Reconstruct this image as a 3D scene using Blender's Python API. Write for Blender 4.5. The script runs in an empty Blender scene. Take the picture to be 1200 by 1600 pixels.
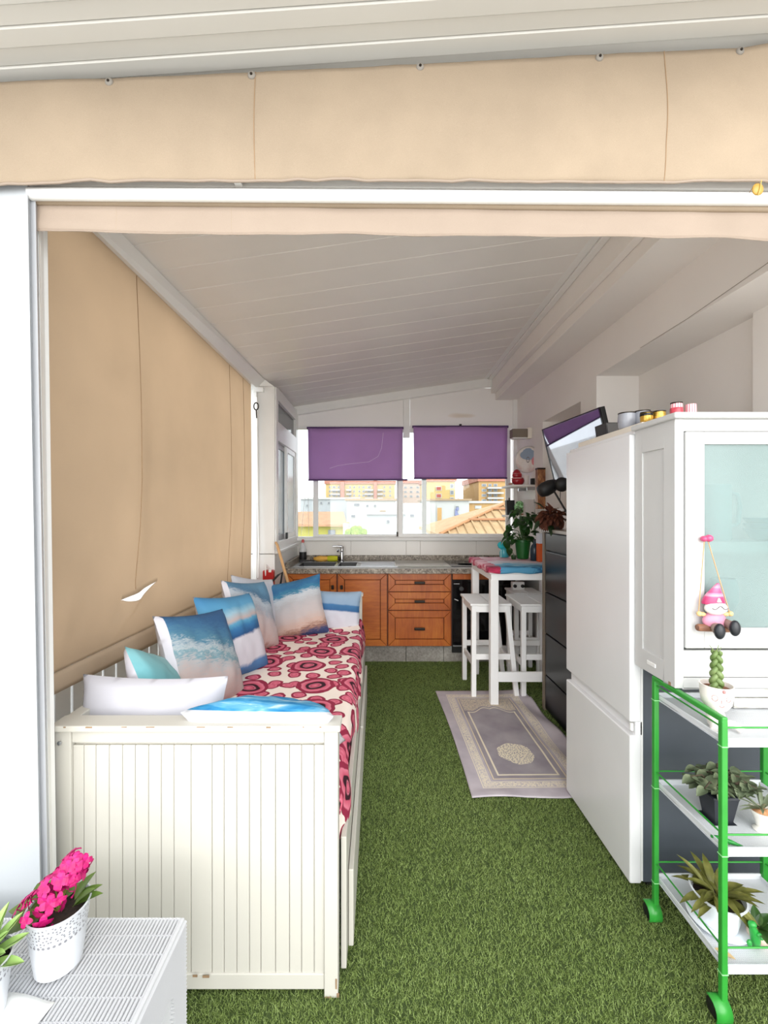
import bpy, bmesh, math, random
from mathutils import Vector, Matrix, noise as mnoise
R = random.Random(7)
PI = math.pi
sc = bpy.context.scene
C = sc.collection

# ------------------------------------------------------------------ camera, sky, sun, exposure
F, CX, CY, EYE = 690.0, 590.0, 797.0, 1.48          # focal length in pixels of a 1200x1600 frame, vanishing point, eye height
cam_d = bpy.data.cameras.new('camera'); cam = bpy.data.objects.new('camera', cam_d); C.objects.link(cam)
cam.location = (0, 0, EYE); cam.rotation_euler = (PI/2, 0, 0)
cam_d.sensor_fit = 'VERTICAL'; cam_d.sensor_height = 36; cam_d.sensor_width = 27
cam_d.lens = F/1600*36; cam_d.shift_x = (600-CX)/1600; cam_d.shift_y = (CY-800)/1600
cam_d.clip_start = .02; cam_d.clip_end = 800
sc.camera = cam
w = bpy.data.worlds.new('sky'); sc.world = w; w.use_nodes = True
bg = w.node_tree.nodes['Background']; bg.inputs[0].default_value = (.93, .97, 1.0, 1); bg.inputs[1].default_value = 1.25
sun_d = bpy.data.lights.new('sun', 'SUN'); sun_d.energy = 1.8; sun_d.angle = math.radians(70); sun_d.color = (1, .97, .92)
sun = bpy.data.objects.new('sun', sun_d); C.objects.link(sun)
sun.rotation_euler = Vector((-.15, .95, -.33)).to_track_quat('-Z', 'Y').to_euler()
sc.view_settings.view_transform = 'Standard'; sc.view_settings.look = 'None'
sc.view_settings.gamma = 1; sc.view_settings.use_curve_mapping = False
sc.view_settings.exposure = 1.08
sc.cycles.diffuse_bounces = 8; sc.cycles.max_bounces = 14; sc.cycles.caustics_reflective = False

def P(px, py, Y):                                    # a point at real depth Y seen at that place in the photograph
    return Vector(((px-CX)*Y/F, Y, EYE-(py-CY)*Y/F))

# ------------------------------------------------------------------ mesh builder
class MB:
    def __init__(s): s.v = []; s.f = []; s.uv = {}
    def add(s, vs, fs):
        o = len(s.v); s.v += [tuple(v) for v in vs]; s.f += [tuple(i+o for i in f) for f in fs]; return o
    def box(s, x0, x1, y0, y1, z0, z1, M=None):
        vs = [Vector((x, y, z)) for x in (x0, x1) for y in (y0, y1) for z in (z0, z1)]
        if M is not None: vs = [M @ v for v in vs]
        s.add(vs, [(0,1,3,2), (4,6,7,5), (0,4,5,1), (2,3,7,6), (0,2,6,4), (1,5,7,3)]); return s
    def hexa(s, p):                                  # eight corners: bottom ring of four, top ring of four
        s.add(p, [(3,2,1,0), (4,5,6,7), (0,1,5,4), (1,2,6,5), (2,3,7,6), (3,0,4,7)]); return s
    def bar(s, a, b, w, d, up=(0,0,1)):              # square bar from a to b
        a, b = Vector(a), Vector(b); t = (b-a).normalized(); u = Vector(up)
        if abs(t.dot(u)) > .95: u = Vector((0,1,0))
        x = t.cross(u).normalized(); y = x.cross(t)
        q = [(-1,-1), (1,-1), (1,1), (-1,1)]
        s.hexa([a+x*i*w/2+y*j*d/2 for i, j in q]+[b+x*i*w/2+y*j*d/2 for i, j in q]); return s
    def tube(s, pts, r, n=8, cap=True):
        pts = [Vector(p) for p in pts]; m = len(pts); rr = r if isinstance(r, (list, tuple)) else [r]*m
        ref = None; o = len(s.v)
        for i, p in enumerate(pts):
            t = (pts[min(i+1, m-1)]-pts[max(i-1, 0)]).normalized()
            if ref is None: ref = Vector((0,0,1)) if abs(t.z) < .9 else Vector((1,0,0))
            ref = (ref-t*ref.dot(t)).normalized(); b = t.cross(ref)
            for k in range(n):
                a = 2*PI*k/n; s.v.append(tuple(p+(ref*math.cos(a)+b*math.sin(a))*rr[i]))
        for i in range(m-1):
            for k in range(n):
                s.f.append((o+i*n+k, o+i*n+(k+1) % n, o+(i+1)*n+(k+1) % n, o+(i+1)*n+k))
        if cap: s.f.append(tuple(o+k for k in range(n))[::-1]); s.f.append(tuple(o+(m-1)*n+k for k in range(n)))
        return s
    def lathe(s, prof, n=24, c=(0,0,0), sx=1, sy=1, M=None, cap=(True, True)):
        o = len(s.v); c = Vector(c)
        for r, z in prof:
            for k in range(n):
                a = 2*PI*k/n; v = Vector((r*sx*math.cos(a), r*sy*math.sin(a), z))+c
                s.v.append(tuple(M @ v if M is not None else v))
        m = len(prof)
        for i in range(m-1):
            for k in range(n): s.f.append((o+i*n+k, o+i*n+(k+1) % n, o+(i+1)*n+(k+1) % n, o+(i+1)*n+k))
        if cap[0]: s.f.append(tuple(o+k for k in range(n))[::-1])
        if cap[1]: s.f.append(tuple(o+(m-1)*n+k for k in range(n)))
        return s
    def ball(s, c, r, n=16, m=10, M=None, fn=None):
        r = r if isinstance(r, (tuple, list, Vector)) else (r, r, r); o = len(s.v); c = Vector(c)
        for i in range(m+1):
            t = PI*i/m
            for k in range(n):
                a = 2*PI*k/n; d = Vector((math.sin(t)*math.cos(a), math.sin(t)*math.sin(a), math.cos(t)))
                q = 1 if fn is None else fn(d)
                v = Vector((d.x*r[0]*q, d.y*r[1]*q, d.z*r[2]*q))
                s.v.append(tuple(c+(M @ v if M is not None else v)))
        for i in range(m):
            for k in range(n): s.f.append((o+i*n+k, o+(i+1)*n+k, o+(i+1)*n+(k+1) % n, o+i*n+(k+1) % n))
        return s
    def prism(s, poly, axis, a, b):                  # 2D outline pushed along an axis ('x','y','z')
        n = len(poly)
        def mk(p, t): return {'x': (t, p[0], p[1]), 'y': (p[0], t, p[1]), 'z': (p[0], p[1], t)}[axis]
        s.add([mk(p, a) for p in poly]+[mk(p, b) for p in poly],
              [tuple(range(n))[::-1], tuple(range(n, 2*n))]+[(i, (i+1) % n, n+(i+1) % n, n+i) for i in range(n)]); return s
    def grid(s, nu, nv, fn, uvfn=None):
        o = len(s.v)
        for j in range(nv+1):
            for i in range(nu+1):
                u, v = i/nu, j/nv; s.v.append(tuple(fn(u, v)))
                if uvfn: s.uv[len(s.v)-1] = uvfn(u, v)
        for j in range(nv):
            for i in range(nu):
                a = o+j*(nu+1)+i; s.f.append((a, a+1, a+nu+2, a+nu+1))
        return s
    def mesh(s, name, smooth=None, fix=True):
        me = bpy.data.meshes.new(name); me.from_pydata(s.v, [], s.f)
        if s.uv:
            l = me.uv_layers.new(name='uv')
            for lp in me.loops: l.data[lp.index].uv = s.uv.get(lp.vertex_index, (0, 0))
        if fix:
            bm = bmesh.new(); bm.from_mesh(me)
            bmesh.ops.remove_doubles(bm, verts=bm.verts, dist=1e-6) if not s.uv else None
            bmesh.ops.recalc_face_normals(bm, faces=bm.faces); bm.to_mesh(me); bm.free()
        if smooth:
            me.shade_smooth(); me.set_sharp_from_angle(angle=math.radians(smooth))
        me.update(); return me

def obj(name, mb, mat, parent=None, smooth=None, bevel=0, seg=2, fix=True, solid=0, kind=None, label=None):
    if isinstance(mat, Mat): mat = mat.m
    me = mb.mesh(name, smooth, fix) if isinstance(mb, MB) else mb
    if mat is not None and not len(me.materials): me.materials.append(mat)
    o = bpy.data.objects.new(name, me); C.objects.link(o)
    if parent is not None: o.parent = parent
    if solid:
        m = o.modifiers.new('thickness', 'SOLIDIFY'); m.thickness = solid; m.offset = 0
    if bevel:
        m = o.modifiers.new('bevel', 'BEVEL'); m.width = bevel; m.segments = seg; m.limit_method = 'ANGLE'; m.angle_limit = math.radians(40)
        m.harden_normals = False
    if kind: o['kind'] = kind
    if label: o['label'] = label
    return o
def tag(o, label, cat, group=None):
    o['label'] = label; o['category'] = cat
    if group: o['group'] = group
    return o
def thing(name, label, cat, loc=(0,0,0), rz=0, group=None):
    o = bpy.data.objects.new(name, None); C.objects.link(o); o.empty_display_size = .05
    o.location = loc; o.rotation_euler = (0, 0, rz); return tag(o, label, cat, group)
def struct(name, mb, mat, parent=None, **k):
    o = obj(name, mb, mat, parent, **k)
    if parent is None: o['kind'] = 'structure'
    return o
def inst(name, me, parent, M):
    o = bpy.data.objects.new(name, me); C.objects.link(o); o.parent = parent; o.matrix_local = M; return o
def copy_tree(o, parent=None):
    c = o.copy(); C.objects.link(c)
    if parent is not None: c.parent = parent
    for ch in list(o.children): copy_tree(ch, c)
    return c
def frame_mat(c, x, z):                              # matrix with the given x axis and approximate z axis
    x = Vector(x).normalized(); z = Vector(z); y = z.cross(x).normalized(); z = x.cross(y)
    return Matrix(((x.x, y.x, z.x, c[0]), (x.y, y.y, z.y, c[1]), (x.z, y.z, z.z, c[2]), (0, 0, 0, 1)))

# ------------------------------------------------------------------ materials
def srgb(r, g, b):
    return tuple((c/255/12.92 if c/255 <= .04045 else ((c/255+.055)/1.055)**2.4) for c in (r, g, b))+(1,)
class V:                                             # node socket with arithmetic
    def __init__(s, nt, k): s.nt = nt; s.k = k
    def op(s, o, b=None, c=None):
        n = s.nt.nodes.new('ShaderNodeMath'); n.operation = o
        for i, q in enumerate((s, b, c)):
            if q is None: continue
            if isinstance(q, V): s.nt.links.new(q.k, n.inputs[i])
            else: n.inputs[i].default_value = q
        return V(s.nt, n.outputs[0])
    def __add__(s, b): return s.op('ADD', b)
    def __sub__(s, b): return s.op('SUBTRACT', b)
    def __mul__(s, b): return s.op('MULTIPLY', b)
    def __truediv__(s, b): return s.op('DIVIDE', b)
    def abs(s): return s.op('ABSOLUTE')
    def min(s, b): return s.op('MINIMUM', b)
    def max(s, b): return s.op('MAXIMUM', b)
    def gt(s, b): return s.op('GREATER_THAN', b)
    def lt(s, b): return s.op('LESS_THAN', b)
    def band(s, a, b): return s.gt(a)*s.lt(b)
    def sin(s): return s.op('SINE')
    def sqrt(s): return s.op('SQRT')
class Mat:
    def __init__(s, name, col=(.8,.8,.8,1), rough=.5, metal=0, spec=.5):
        s.m = bpy.data.materials.new(name); s.m.use_nodes = True; s.nt = s.m.node_tree
        s.b = s.nt.nodes['Principled BSDF']; s.b.inputs['Base Color'].default_value = col
        s.b.inputs['Roughness'].default_value = rough; s.b.inputs['Metallic'].default_value = metal
        s.b.inputs['Specular IOR Level'].default_value = spec
        s.co = None
    def n(s, t, **k):
        q = s.nt.nodes.new(t)
        for a, b in k.items(): setattr(q, a, b)
        return q
    def coord(s, kind='Object', scale=(1,1,1), rot=(0,0,0), loc=(0,0,0)):
        t = s.n('ShaderNodeTexCoord'); mp = s.n('ShaderNodeMapping'); s.nt.links.new(t.outputs[kind], mp.inputs[0])
        mp.inputs['Scale'].default_value = scale; mp.inputs['Rotation'].default_value = rot; mp.inputs['Location'].default_value = loc
        s.co = mp.outputs[0]; return s.co
    def xyz(s, co=None):
        q = s.n('ShaderNodeSeparateXYZ'); s.nt.links.new(co or s.co, q.inputs[0]); return [V(s.nt, o) for o in q.outputs]
    def noise(s, scale=5, detail=3, co=None, rough=.5, dist=0):
        q = s.n('ShaderNodeTexNoise'); s.nt.links.new(co or s.co or s.coord(), q.inputs['Vector'])
        q.inputs['Scale'].default_value = scale; q.inputs['Detail'].default_value = detail
        q.inputs['Roughness'].default_value = rough; q.inputs['Distortion'].default_value = dist
        s.lastn = q; return V(s.nt, q.outputs[0])
    def voro(s, scale=5, co=None, feature='F1', rand=1, dim='2D'):
        q = s.n('ShaderNodeTexVoronoi', feature=feature, voronoi_dimensions=dim); s.nt.links.new(co or s.co or s.coord(), q.inputs['Vector'])
        q.inputs['Scale'].default_value = scale; q.inputs['Randomness'].default_value = rand
        s.lastv = q; return V(s.nt, q.outputs['Distance'])
    def ramp(s, fac, stops, interp='LINEAR'):
        q = s.n('ShaderNodeValToRGB'); s.nt.links.new(fac.k, q.inputs[0]); e = q.color_ramp; e.interpolation = interp
        while len(e.elements) < len(stops): e.elements.new(.5)
        for el, (p, c) in zip(e.elements, stops): el.position = p; el.color = c
        return q.outputs[0]
    def mix(s, fac, a, b):
        q = s.n('ShaderNodeMix', data_type='RGBA')
        for i, v in ((0, fac), (6, a), (7, b)):
            if isinstance(v, V): s.nt.links.new(v.k, q.inputs[i])
            elif isinstance(v, bpy.types.NodeSocket): s.nt.links.new(v, q.inputs[i])
            else: q.inputs[i].default_value = v
        return q.outputs[2]
    def color(s, k): s.nt.links.new(k, s.b.inputs['Base Color']); return s
    def bump(s, h, strength=.3, dist=.01):
        q = s.n('ShaderNodeBump'); q.inputs['Strength'].default_value = strength; q.inputs['Distance'].default_value = dist
        s.nt.links.new(h.k, q.inputs['Height']); s.nt.links.new(q.outputs[0], s.b.inputs['Normal']); return s
    def translucent(s, fac, col):
        tr = s.n('ShaderNodeBsdfTranslucent'); mx = s.n('ShaderNodeMixShader'); mx.inputs[0].default_value = fac
        if isinstance(col, bpy.types.NodeSocket): s.nt.links.new(col, tr.inputs[0])
        else: tr.inputs[0].default_value = col
        out = s.nt.nodes['Material Output']
        s.nt.links.new(s.b.outputs[0], mx.inputs[1]); s.nt.links.new(tr.outputs[0], mx.inputs[2]); s.nt.links.new(mx.outputs[0], out.inputs[0]); return s
def plain(name, rgb, rough=.5, metal=0, var=.06, vs=6, bump=0, bs=60, spec=.5):
    """a plain surface with faint tonal wear and optional fine relief"""
    m = Mat(name, srgb(*rgb), rough, metal, spec); m.coord()
    c = srgb(*rgb); d = tuple(x*(1-var) for x in c[:3])+(1,); e = tuple(min(1, x*(1+var*.6)) for x in c[:3])+(1,)
    m.color(m.ramp(m.noise(vs, 4), [(.3, d), (.7, e)]))
    if bump: m.bump(m.noise(bs, 3), bump, .004)
    return m.m
white_wall = plain('white_wall_paint', (240, 236, 232), .75, var=.03, vs=2, bump=.06, bs=40)
white_stool = plain('white_stool_paint', (244, 244, 244), .42, var=.02)
roof_white = plain('white_roof_panel', (206, 204, 199), .4, var=.03, vs=3)
white_lacquer = plain('white_lacquer', (232, 232, 230), .35, var=.02)
white_alu = plain('white_aluminium', (238, 238, 236), .3, var=.02)
grey_alu = plain('grey_aluminium', (178, 180, 184), .35, var=.04)
panel_white = plain('white_ceiling_panel', (236, 233, 229), .38, var=.03, vs=3)
fridge_white = plain('fridge_enamel', (226, 226, 227), .28, var=.015)
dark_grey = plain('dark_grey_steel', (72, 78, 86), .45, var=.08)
black_gloss = plain('black_gloss', (14, 14, 16), .08, var=.1)
black_matt = plain('black_matt', (16, 16, 17), .55, var=.1)
black_basin = plain('black_composite', (18, 19, 22), .45)
chrome = plain('chrome', (205, 207, 210), .14, 1, var=.03)
steel = plain('brushed_steel', (200, 203, 208), .32, 1, var=.05)
bronze = plain('dark_bronze', (48, 40, 34), .4, .6)
pot_green = plain('green_pot_plastic', (16, 92, 30), .4)
pot_black = plain('black_pot_plastic', (30, 34, 42), .5)
pot_white = plain('white_pot_enamel', (232, 236, 242), .32, var=.02)
soil = plain('soil', (46, 34, 26), .95, var=.4, vs=60, bump=.8, bs=120)
green_metal = plain('green_painted_metal', (50, 146, 54), .32, var=.08, vs=14)
tray_white = plain('white_tray', (212, 215, 219), .4, var=.02, bump=.25, bs=300)
# ------------------------------------------------------------------ the setting: floor and turf
turf_base = plain('turf_backing', (62, 78, 36), .95, var=.2, vs=30)
tile_m = plain('terrace_tile', (222, 216, 208), .6, var=.06)
b = MB().box(-2.6, 2.6, .3, 5.0, -.12, 0); struct('floor', b, turf_base)
b = MB().box(-6, 6, -7, .298, -.12, -.004); struct('floor', b, tile_m)

def build_grass():
    import numpy as np
    rng = np.random.default_rng(3)
    def spots(n, x0, x1, y0, y1):
        return np.stack([rng.uniform(x0, x1, n), rng.uniform(y0, y1, n)], 1)
    p = spots(330000, -.6, 1.5, 0, 1); p[:,1] = 1.02+3.33*p[:,1]**1.5
    keep = ~((p[:,0] > .49) & (p[:,0] < 1.19) & (p[:,1] > 2.27) & (p[:,1] < 3.57))      # not under the rug
    keep &= ~((p[:,0] < -.14) & (p[:,1] > 1.4))                                          # nor under the bed
    keep &= ~((p[:,0] > 1.04) & (p[:,1] > 1.75) & (p[:,1] < 2.28))                       # nor under the fridge
    p = p[keep]; n = len(p)
    a = rng.uniform(0, 2*np.pi, n); h = rng.uniform(.006, .015, n); lean = rng.uniform(.2, 1.4, n)*h; la = rng.uniform(0, 2*np.pi, n)
    wd = rng.uniform(.0009, .0017, n)
    v = np.zeros((n, 3, 3), np.float32)
    v[:,0,:2] = p+np.stack([np.cos(a)*wd, np.sin(a)*wd], 1); v[:,1,:2] = p-np.stack([np.cos(a)*wd, np.sin(a)*wd], 1)
    v[:,2,:2] = p+np.stack([np.cos(la)*lean, np.sin(la)*lean], 1); v[:,2,2] = h
    me = bpy.data.meshes.new('turf_blades'); me.vertices.add(3*n); me.vertices.foreach_set('co', v.ravel())
    me.loops.add(3*n); me.loops.foreach_set('vertex_index', np.arange(3*n, dtype=np.int32))
    me.polygons.add(n); me.polygons.foreach_set('loop_start', np.arange(0, 3*n, 3, dtype=np.int32))
    me.update(); me.validate()
    m = Mat('turf_blades', rough=.6); m.coord()
    a1 = m.noise(1.7, 3); a2 = m.noise(260, 1)
    c = m.ramp(a2, [(.3, srgb(98, 116, 52)), (.55, srgb(146, 166, 92)), (.75, srgb(194, 206, 146))])
    d = m.ramp(a2, [(.3, srgb(86, 106, 44)), (.6, srgb(132, 156, 80)), (.8, srgb(176, 194, 124))])
    m.color(m.mix(m.lastn and a1, c, d)); m.translucent(.2, c)
    o = obj('turf_blades', me, m.m); o['kind'] = 'stuff'; o['label'] = 'short green artificial turf covering the floor'; o['category'] = 'turf'
build_grass()

# ------------------------------------------------------------------ ceilings
def XL(Y): return -1.058+(Y-1.3)*.0327
def XR(Y): return 1.142+(Y-2.0)*.0143
ZL, ZR = 2.61, 2.93
cl = struct('ceiling', MB().hexa([(-1.2,1.28,ZL+.02),(1.3,1.28,ZR+.055),(1.3,4.95,ZR+.055),(-1.2,4.95,ZL+.02),
                                  (-1.2,1.28,ZL+.12),(1.3,1.28,ZR+.15),(1.3,4.95,ZR+.15),(-1.2,4.95,ZL+.12)]), plain('joint_shade', (150,148,144), .7))
y = 1.29
while y < 4.9:
    y2 = min(y+.197, 4.94)
    obj('ceiling_panel', MB().hexa([(XL(y)-.03,y,ZL),(XR(y)+.02,y,ZR),(XR(y2)+.02,y2,ZR),(XL(y2)-.03,y2,ZL),
        (XL(y)-.03,y,ZL+.022),(XR(y)+.02,y,ZR+.022),(XR(y2)+.02,y2,ZR+.022),(XL(y2)-.03,y2,ZL+.022)]), panel_white, cl, bevel=.0025, seg=1)
    y += .2
def zf(X): return 2.731+.068*X
cf = struct('ceiling', MB().hexa([(-2.6,.62,zf(-2.6)+.016),(2.6,.62,zf(2.6)+.016),(2.6,1.29,zf(2.6)+.016),(-2.6,1.29,zf(-2.6)+.016),
                                  (-2.6,.62,zf(-2.6)+.12),(2.6,.62,zf(2.6)+.12),(2.6,1.29,zf(2.6)+.12),(-2.6,1.29,zf(-2.6)+.12)]), roof_white)
for i in range(14):
    y = .625+i*.0465; y2 = y+.0452; d = .004*(i % 2)
    obj('ceiling_panel', MB().hexa([(-2.6,y,zf(-2.6)+d),(2.6,y,zf(2.6)+d),(2.6,y2,zf(2.6)+d),(-2.6,y2,zf(-2.6)+d),
        (-2.6,y,zf(-2.6)+.018),(2.6,y,zf(2.6)+.018),(2.6,y2,zf(2.6)+.018),(-2.6,y2,zf(-2.6)+.018)]), roof_white, cf, bevel=.002, seg=1)

# beams round the ceiling
t = MB(); t.hexa([(-1.17,1.29,2.535),(-1.066,1.29,2.535),(-1.046,3.83,2.535),(-1.17,3.83,2.535),
                  (-1.17,1.29,2.66),(XL(1.29)-.002,1.29,ZL-.002),(XL(3.83)-.002,3.83,ZL-.002),(-1.17,3.83,2.66)])
struct('trim_1', t, white_alu)
struct('trim_2', MB().hexa([(-1.17,3.83,2.555),(-.9,3.83,2.555),(-.9,4.93,2.58),(-1.17,4.93,2.58),
                  (-1.17,3.83,2.68),(XL(3.83),3.83,ZL-.001),(XL(4.93)+.02,4.93,ZL-.001),(-1.17,4.93,2.68)]), white_alu)
for k, (xa, xb, za, zb) in enumerate([(1.150,1.215,2.925,2.99), (1.217,1.262,2.915,2.99), (1.264,1.312,2.78,3.0), (1.314,1.56,2.705,3.0)]):
    o = XR(1.3)-XR(4.95)
    struct('trim_%d' % (k+3), MB().hexa([(xa+o*.9,1.3,za),(xb+o*(k<3)*.9,1.3,za),(xb,4.93,za),(xa,4.93,za),
                                         (xa+o*.9,1.3,zb),(xb+o*(k<3)*.9,1.3,zb),(xb,4.93,zb),(xa,4.93,zb)]), white_alu if k < 2 else white_wall, bevel=.004)
struct('trim_7', MB().prism([(-.96,2.52),(1.2,2.842),(1.262,2.842),(1.262,2.96),(-.96,2.612)], 'y', 4.86, 4.93), white_alu, bevel=.003)
struct('trim_8', MB().hexa([(-2.6,1.285,2.37),(2.6,1.285,2.40),(2.6,1.35,2.40),(-2.6,1.35,2.37),
                            (-2.6,1.285,zf(-2.6)+.06),(2.6,1.285,zf(2.6)+.06),(2.6,1.35,zf(2.6)+.06),(-2.6,1.35,zf(-2.6)+.06)]), white_alu)

# ------------------------------------------------------------------ walls
def lean(px0, px1, yt, Y0, Y1, zt, zb, dpx):         # upright whose edges lean dpx pixels per 1000
    def x(px, z, Y): return (px+dpx*((CY-(z-EYE)*F/Y)-290)/1000-CX)*Y/F
    k = (Y1-Y0)*.5                                   # the inner face runs slightly inwards
    return [(x(px0,zb,Y0),Y0,zb),(x(px1,zb,Y0),Y0,zb),(x(px1,zb,Y0)-k,Y1,zb),(x(px0,zb,Y0),Y1,zb),
            (x(px0,zt,Y0),Y0,zt),(x(px1,zt,Y0),Y0,zt),(x(px1,zt,Y0)-k,Y1,zt),(x(px0,zt,Y0),Y1,zt)]
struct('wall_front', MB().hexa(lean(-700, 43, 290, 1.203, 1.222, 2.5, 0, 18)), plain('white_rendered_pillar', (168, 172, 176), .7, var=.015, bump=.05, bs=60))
gr = struct('trim_9', MB().hexa(lean(40, 55, 290, 1.224, 1.245, 2.36, 0, 18)), grey_alu)
struct('trim_10', MB().hexa(lean(50, 59, 290, 1.247, 1.262, 2.37, 0, 18)), white_alu)
struct('trim_11', MB().hexa(lean(52, 62, 290, 1.265, 1.32, 2.38, 0, 14)), white_alu, bevel=.003)

# left: end panel beside the canvas and the low wall under the side window
struct('wall_left', MB().box(-1.17, -.895, 3.84, 3.90, 1.10, 2.556), white_lacquer, bevel=.004)
struct('trim_12', MB().box(-1.075, -1.04, 3.80, 3.84, .0, 2.50), white_alu, bevel=.006)
struct('trim_13', MB().box(-1.075, -.985, 3.805, 3.84, 2.50, 2.54), white_alu, bevel=.004)
struct('wall_left', MB().box(-1.17, -.895, 3.84, 4.93, 0, 1.095), white_lacquer, bevel=.006)
struct('trim_14', MB().box(-.91, -.865, 3.86, 4.93, 1.095, 1.125), white_lacquer, bevel=.006)
struct('wall_left', MB().box(-1.17, -.93, 3.90, 4.95, 1.095, 1.13), white_lacquer)
# the cable duct down the end panel
obj_duct = struct('trim_15', MB().tube([(-1.035,3.79,2.45),(-1.03,3.79,1.7),(-1.02,3.79,1.15),(-1.025,3.79,.9)], .008, 8), white_alu, smooth=60)

# right wall with its recess, the niche behind the fridge and the soffit
W = white_wall
for bx in [(1.55,1.95,4.145,4.95,0,2.71), (1.55,1.95,3.127,3.37,0,2.71), (1.55,1.95,3.37,4.145,0,1.49), (1.55,1.95,3.37,4.145,2.31,2.71),
           (1.80,1.95,3.37,4.145,1.49,2.31), (1.85,2.0,2.13,3.13,0,2.71), (1.81,2.0,.75,2.13,0,2.71), (1.55,1.85,1.3,3.127,2.43,2.71)]:
    struct('wall_right', MB().box(*bx), W)
struct('trim_16', MB().box(1.535, 1.56, 3.37, 4.145, 1.475, 1.492), plain('sill_stone', (205, 198, 190), .4))
# a hairline crack and cable along the lower edge of the soffit wall
struct('trim_17', MB().tube([(1.547,1.42,2.50),(1.546,1.7,2.462),(1.547,1.9,2.452),(1.547,2.2,2.436),(1.547,2.6,2.434)], .0014, 6), plain('crack_shade', (150,142,134), .9), smooth=60)

# back wall: below the window, tiled upstand, sill
struct('wall_back', MB().box(-1.0, 1.6, 4.945, 5.1, 0, 1.14), white_wall)
struct('wall_back', MB().box(1.505, 1.6, 4.935, 5.1, 1.14, 2.9), white_wall)
struct('wall_back', MB().box(-1.17, -.935, 4.90, 5.1, 1.125, 2.62), white_lacquer)
tiles = struct('wall_back', MB().box(-.94, 1.55, 4.938, 4.946, .93, 1.145), plain('tile_joint', (205,200,194), .7))
for xa, xb in [(-.94,-.30), (-.297,.318), (.321,.475), (.478,1.10), (1.103,1.548)]:
    obj('tile', MB().box(xa, xb, 4.93, 4.94, .93, 1.142), plain('white_wall_tile', (236,233,228), .22, var=.02), tiles, bevel=.0015, seg=1)
struct('trim_18', MB().box(-.94, 1.55, 4.86, 4.95, 1.142, 1.178), white_lacquer, bevel=.005)

# ------------------------------------------------------------------ the window over the sink
glass = bpy.data.materials.new('window_glass'); glass.use_nodes = True
nt = glass.node_tree; nt.nodes.remove(nt.nodes['Principled BSDF'])
tr = nt.nodes.new('ShaderNodeBsdfTransparent'); tr.inputs[0].default_value = (.97,.985,.98,1)
gl = nt.nodes.new('ShaderNodeBsdfGlossy'); gl.inputs['Roughness'].default_value = .02
fr = nt.nodes.new('ShaderNodeFresnel'); fr.inputs[0].default_value = 1.45
mx = nt.nodes.new('ShaderNodeMixShader'); nt.links.new(fr.outputs[0], mx.inputs[0]); nt.links.new(tr.outputs[0], mx.inputs[1]); nt.links.new(gl.outputs[0], mx.inputs[2])
nt.links.new(mx.outputs[0], nt.nodes['Material Output'].inputs[0])
YW = 4.93
def X(px, Y=YW): return (px-CX)*Y/F
def Z(py, Y=YW): return EYE-(py-CY)*Y/F
win = MB()
win.box(X(455), X(463), 4.90, 4.98, 1.178, 2.56); win.box(X(801), X(808.5), 4.90, 4.98, 1.178, 2.72)
win.box(X(455), X(808), 4.90, 4.98, 1.172, Z(838.5))
win.box(X(463), X(801), 4.905, 4.96, Z(671), Z(666))
win.box(X(630), X(640), 4.90, 4.96, Z(684), Z(606))
wo = struct('window_1', win, white_alu, bevel=.003)
pm = Mat('transom_board', srgb(240,238,236), .4); pm.coord()
nn = pm.noise(2.3, 2); xs = pm.xyz()
st = ((xs[0]-.95)/.38).abs(); st2 = ((xs[2]-2.53)/.06).abs()
stain = pm.ramp(((st*st+st2*st2).sqrt()+nn*1.6)*.5, [(.46, srgb(222,212,198)), (.58, srgb(232,226,218)), (.66, srgb(240,238,236))])
pm.color(stain)
obj('transom_panel', MB().prism([(X(464),Z(667)),(X(630),Z(667)),(X(630),2.745),(X(464),2.53)], 'y', 4.92, 4.945), pm.m, wo, bevel=.003)
obj('transom_panel', MB().prism([(X(640.5),Z(667)),(X(801),Z(667)),(X(801),2.84),(1.19,2.84),(X(640.5),2.755)], 'y', 4.92, 4.945), pm.m, wo, bevel=.003, label='right transom board with a brownish water stain')
def sash(xa, xb, y0, y1, zb, zt, bar=.045, wl=None, wr=None):
    m = MB(); wl = wl or bar; wr = wr or bar
    m.box(xa, xa+wl, y0, y1, zb, zt); m.box(xb-wr, xb, y0, y1, zb, zt); m.box(xa+wl, xb-wr, y0, y1, zb, zb+bar); m.box(xa+wl, xb-wr, y0, y1, zt-bar, zt)
    s_ = obj('sash', m, white_alu, wo, bevel=.003)
    obj('pane', MB().box(xa+wl*.8, xb-wr*.8, (y0+y1)/2-.003, (y0+y1)/2+.003, zb+bar*.8, zt-bar*.8), glass, s_)
sash(X(489), X(628), 4.945, 4.972, Z(841), Z(669), .04, .055, .055)
sash(X(622), X(797), 4.912, 4.94, Z(841), Z(669), .05, .05, .05)
obj('mullion', MB().box(X(659.5), X(666.5), 4.945, 4.975, Z(838), Z(671)), white_alu, wo, bevel=.003)
obj('pane', MB().box(X(462.5), X(490), 4.955, 4.96, Z(841), Z(669)), glass, wo)
obj('catch', MB().box(X(619.5), X(622), 4.905, 4.915, Z(838), Z(831)), bronze, wo)

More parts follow.
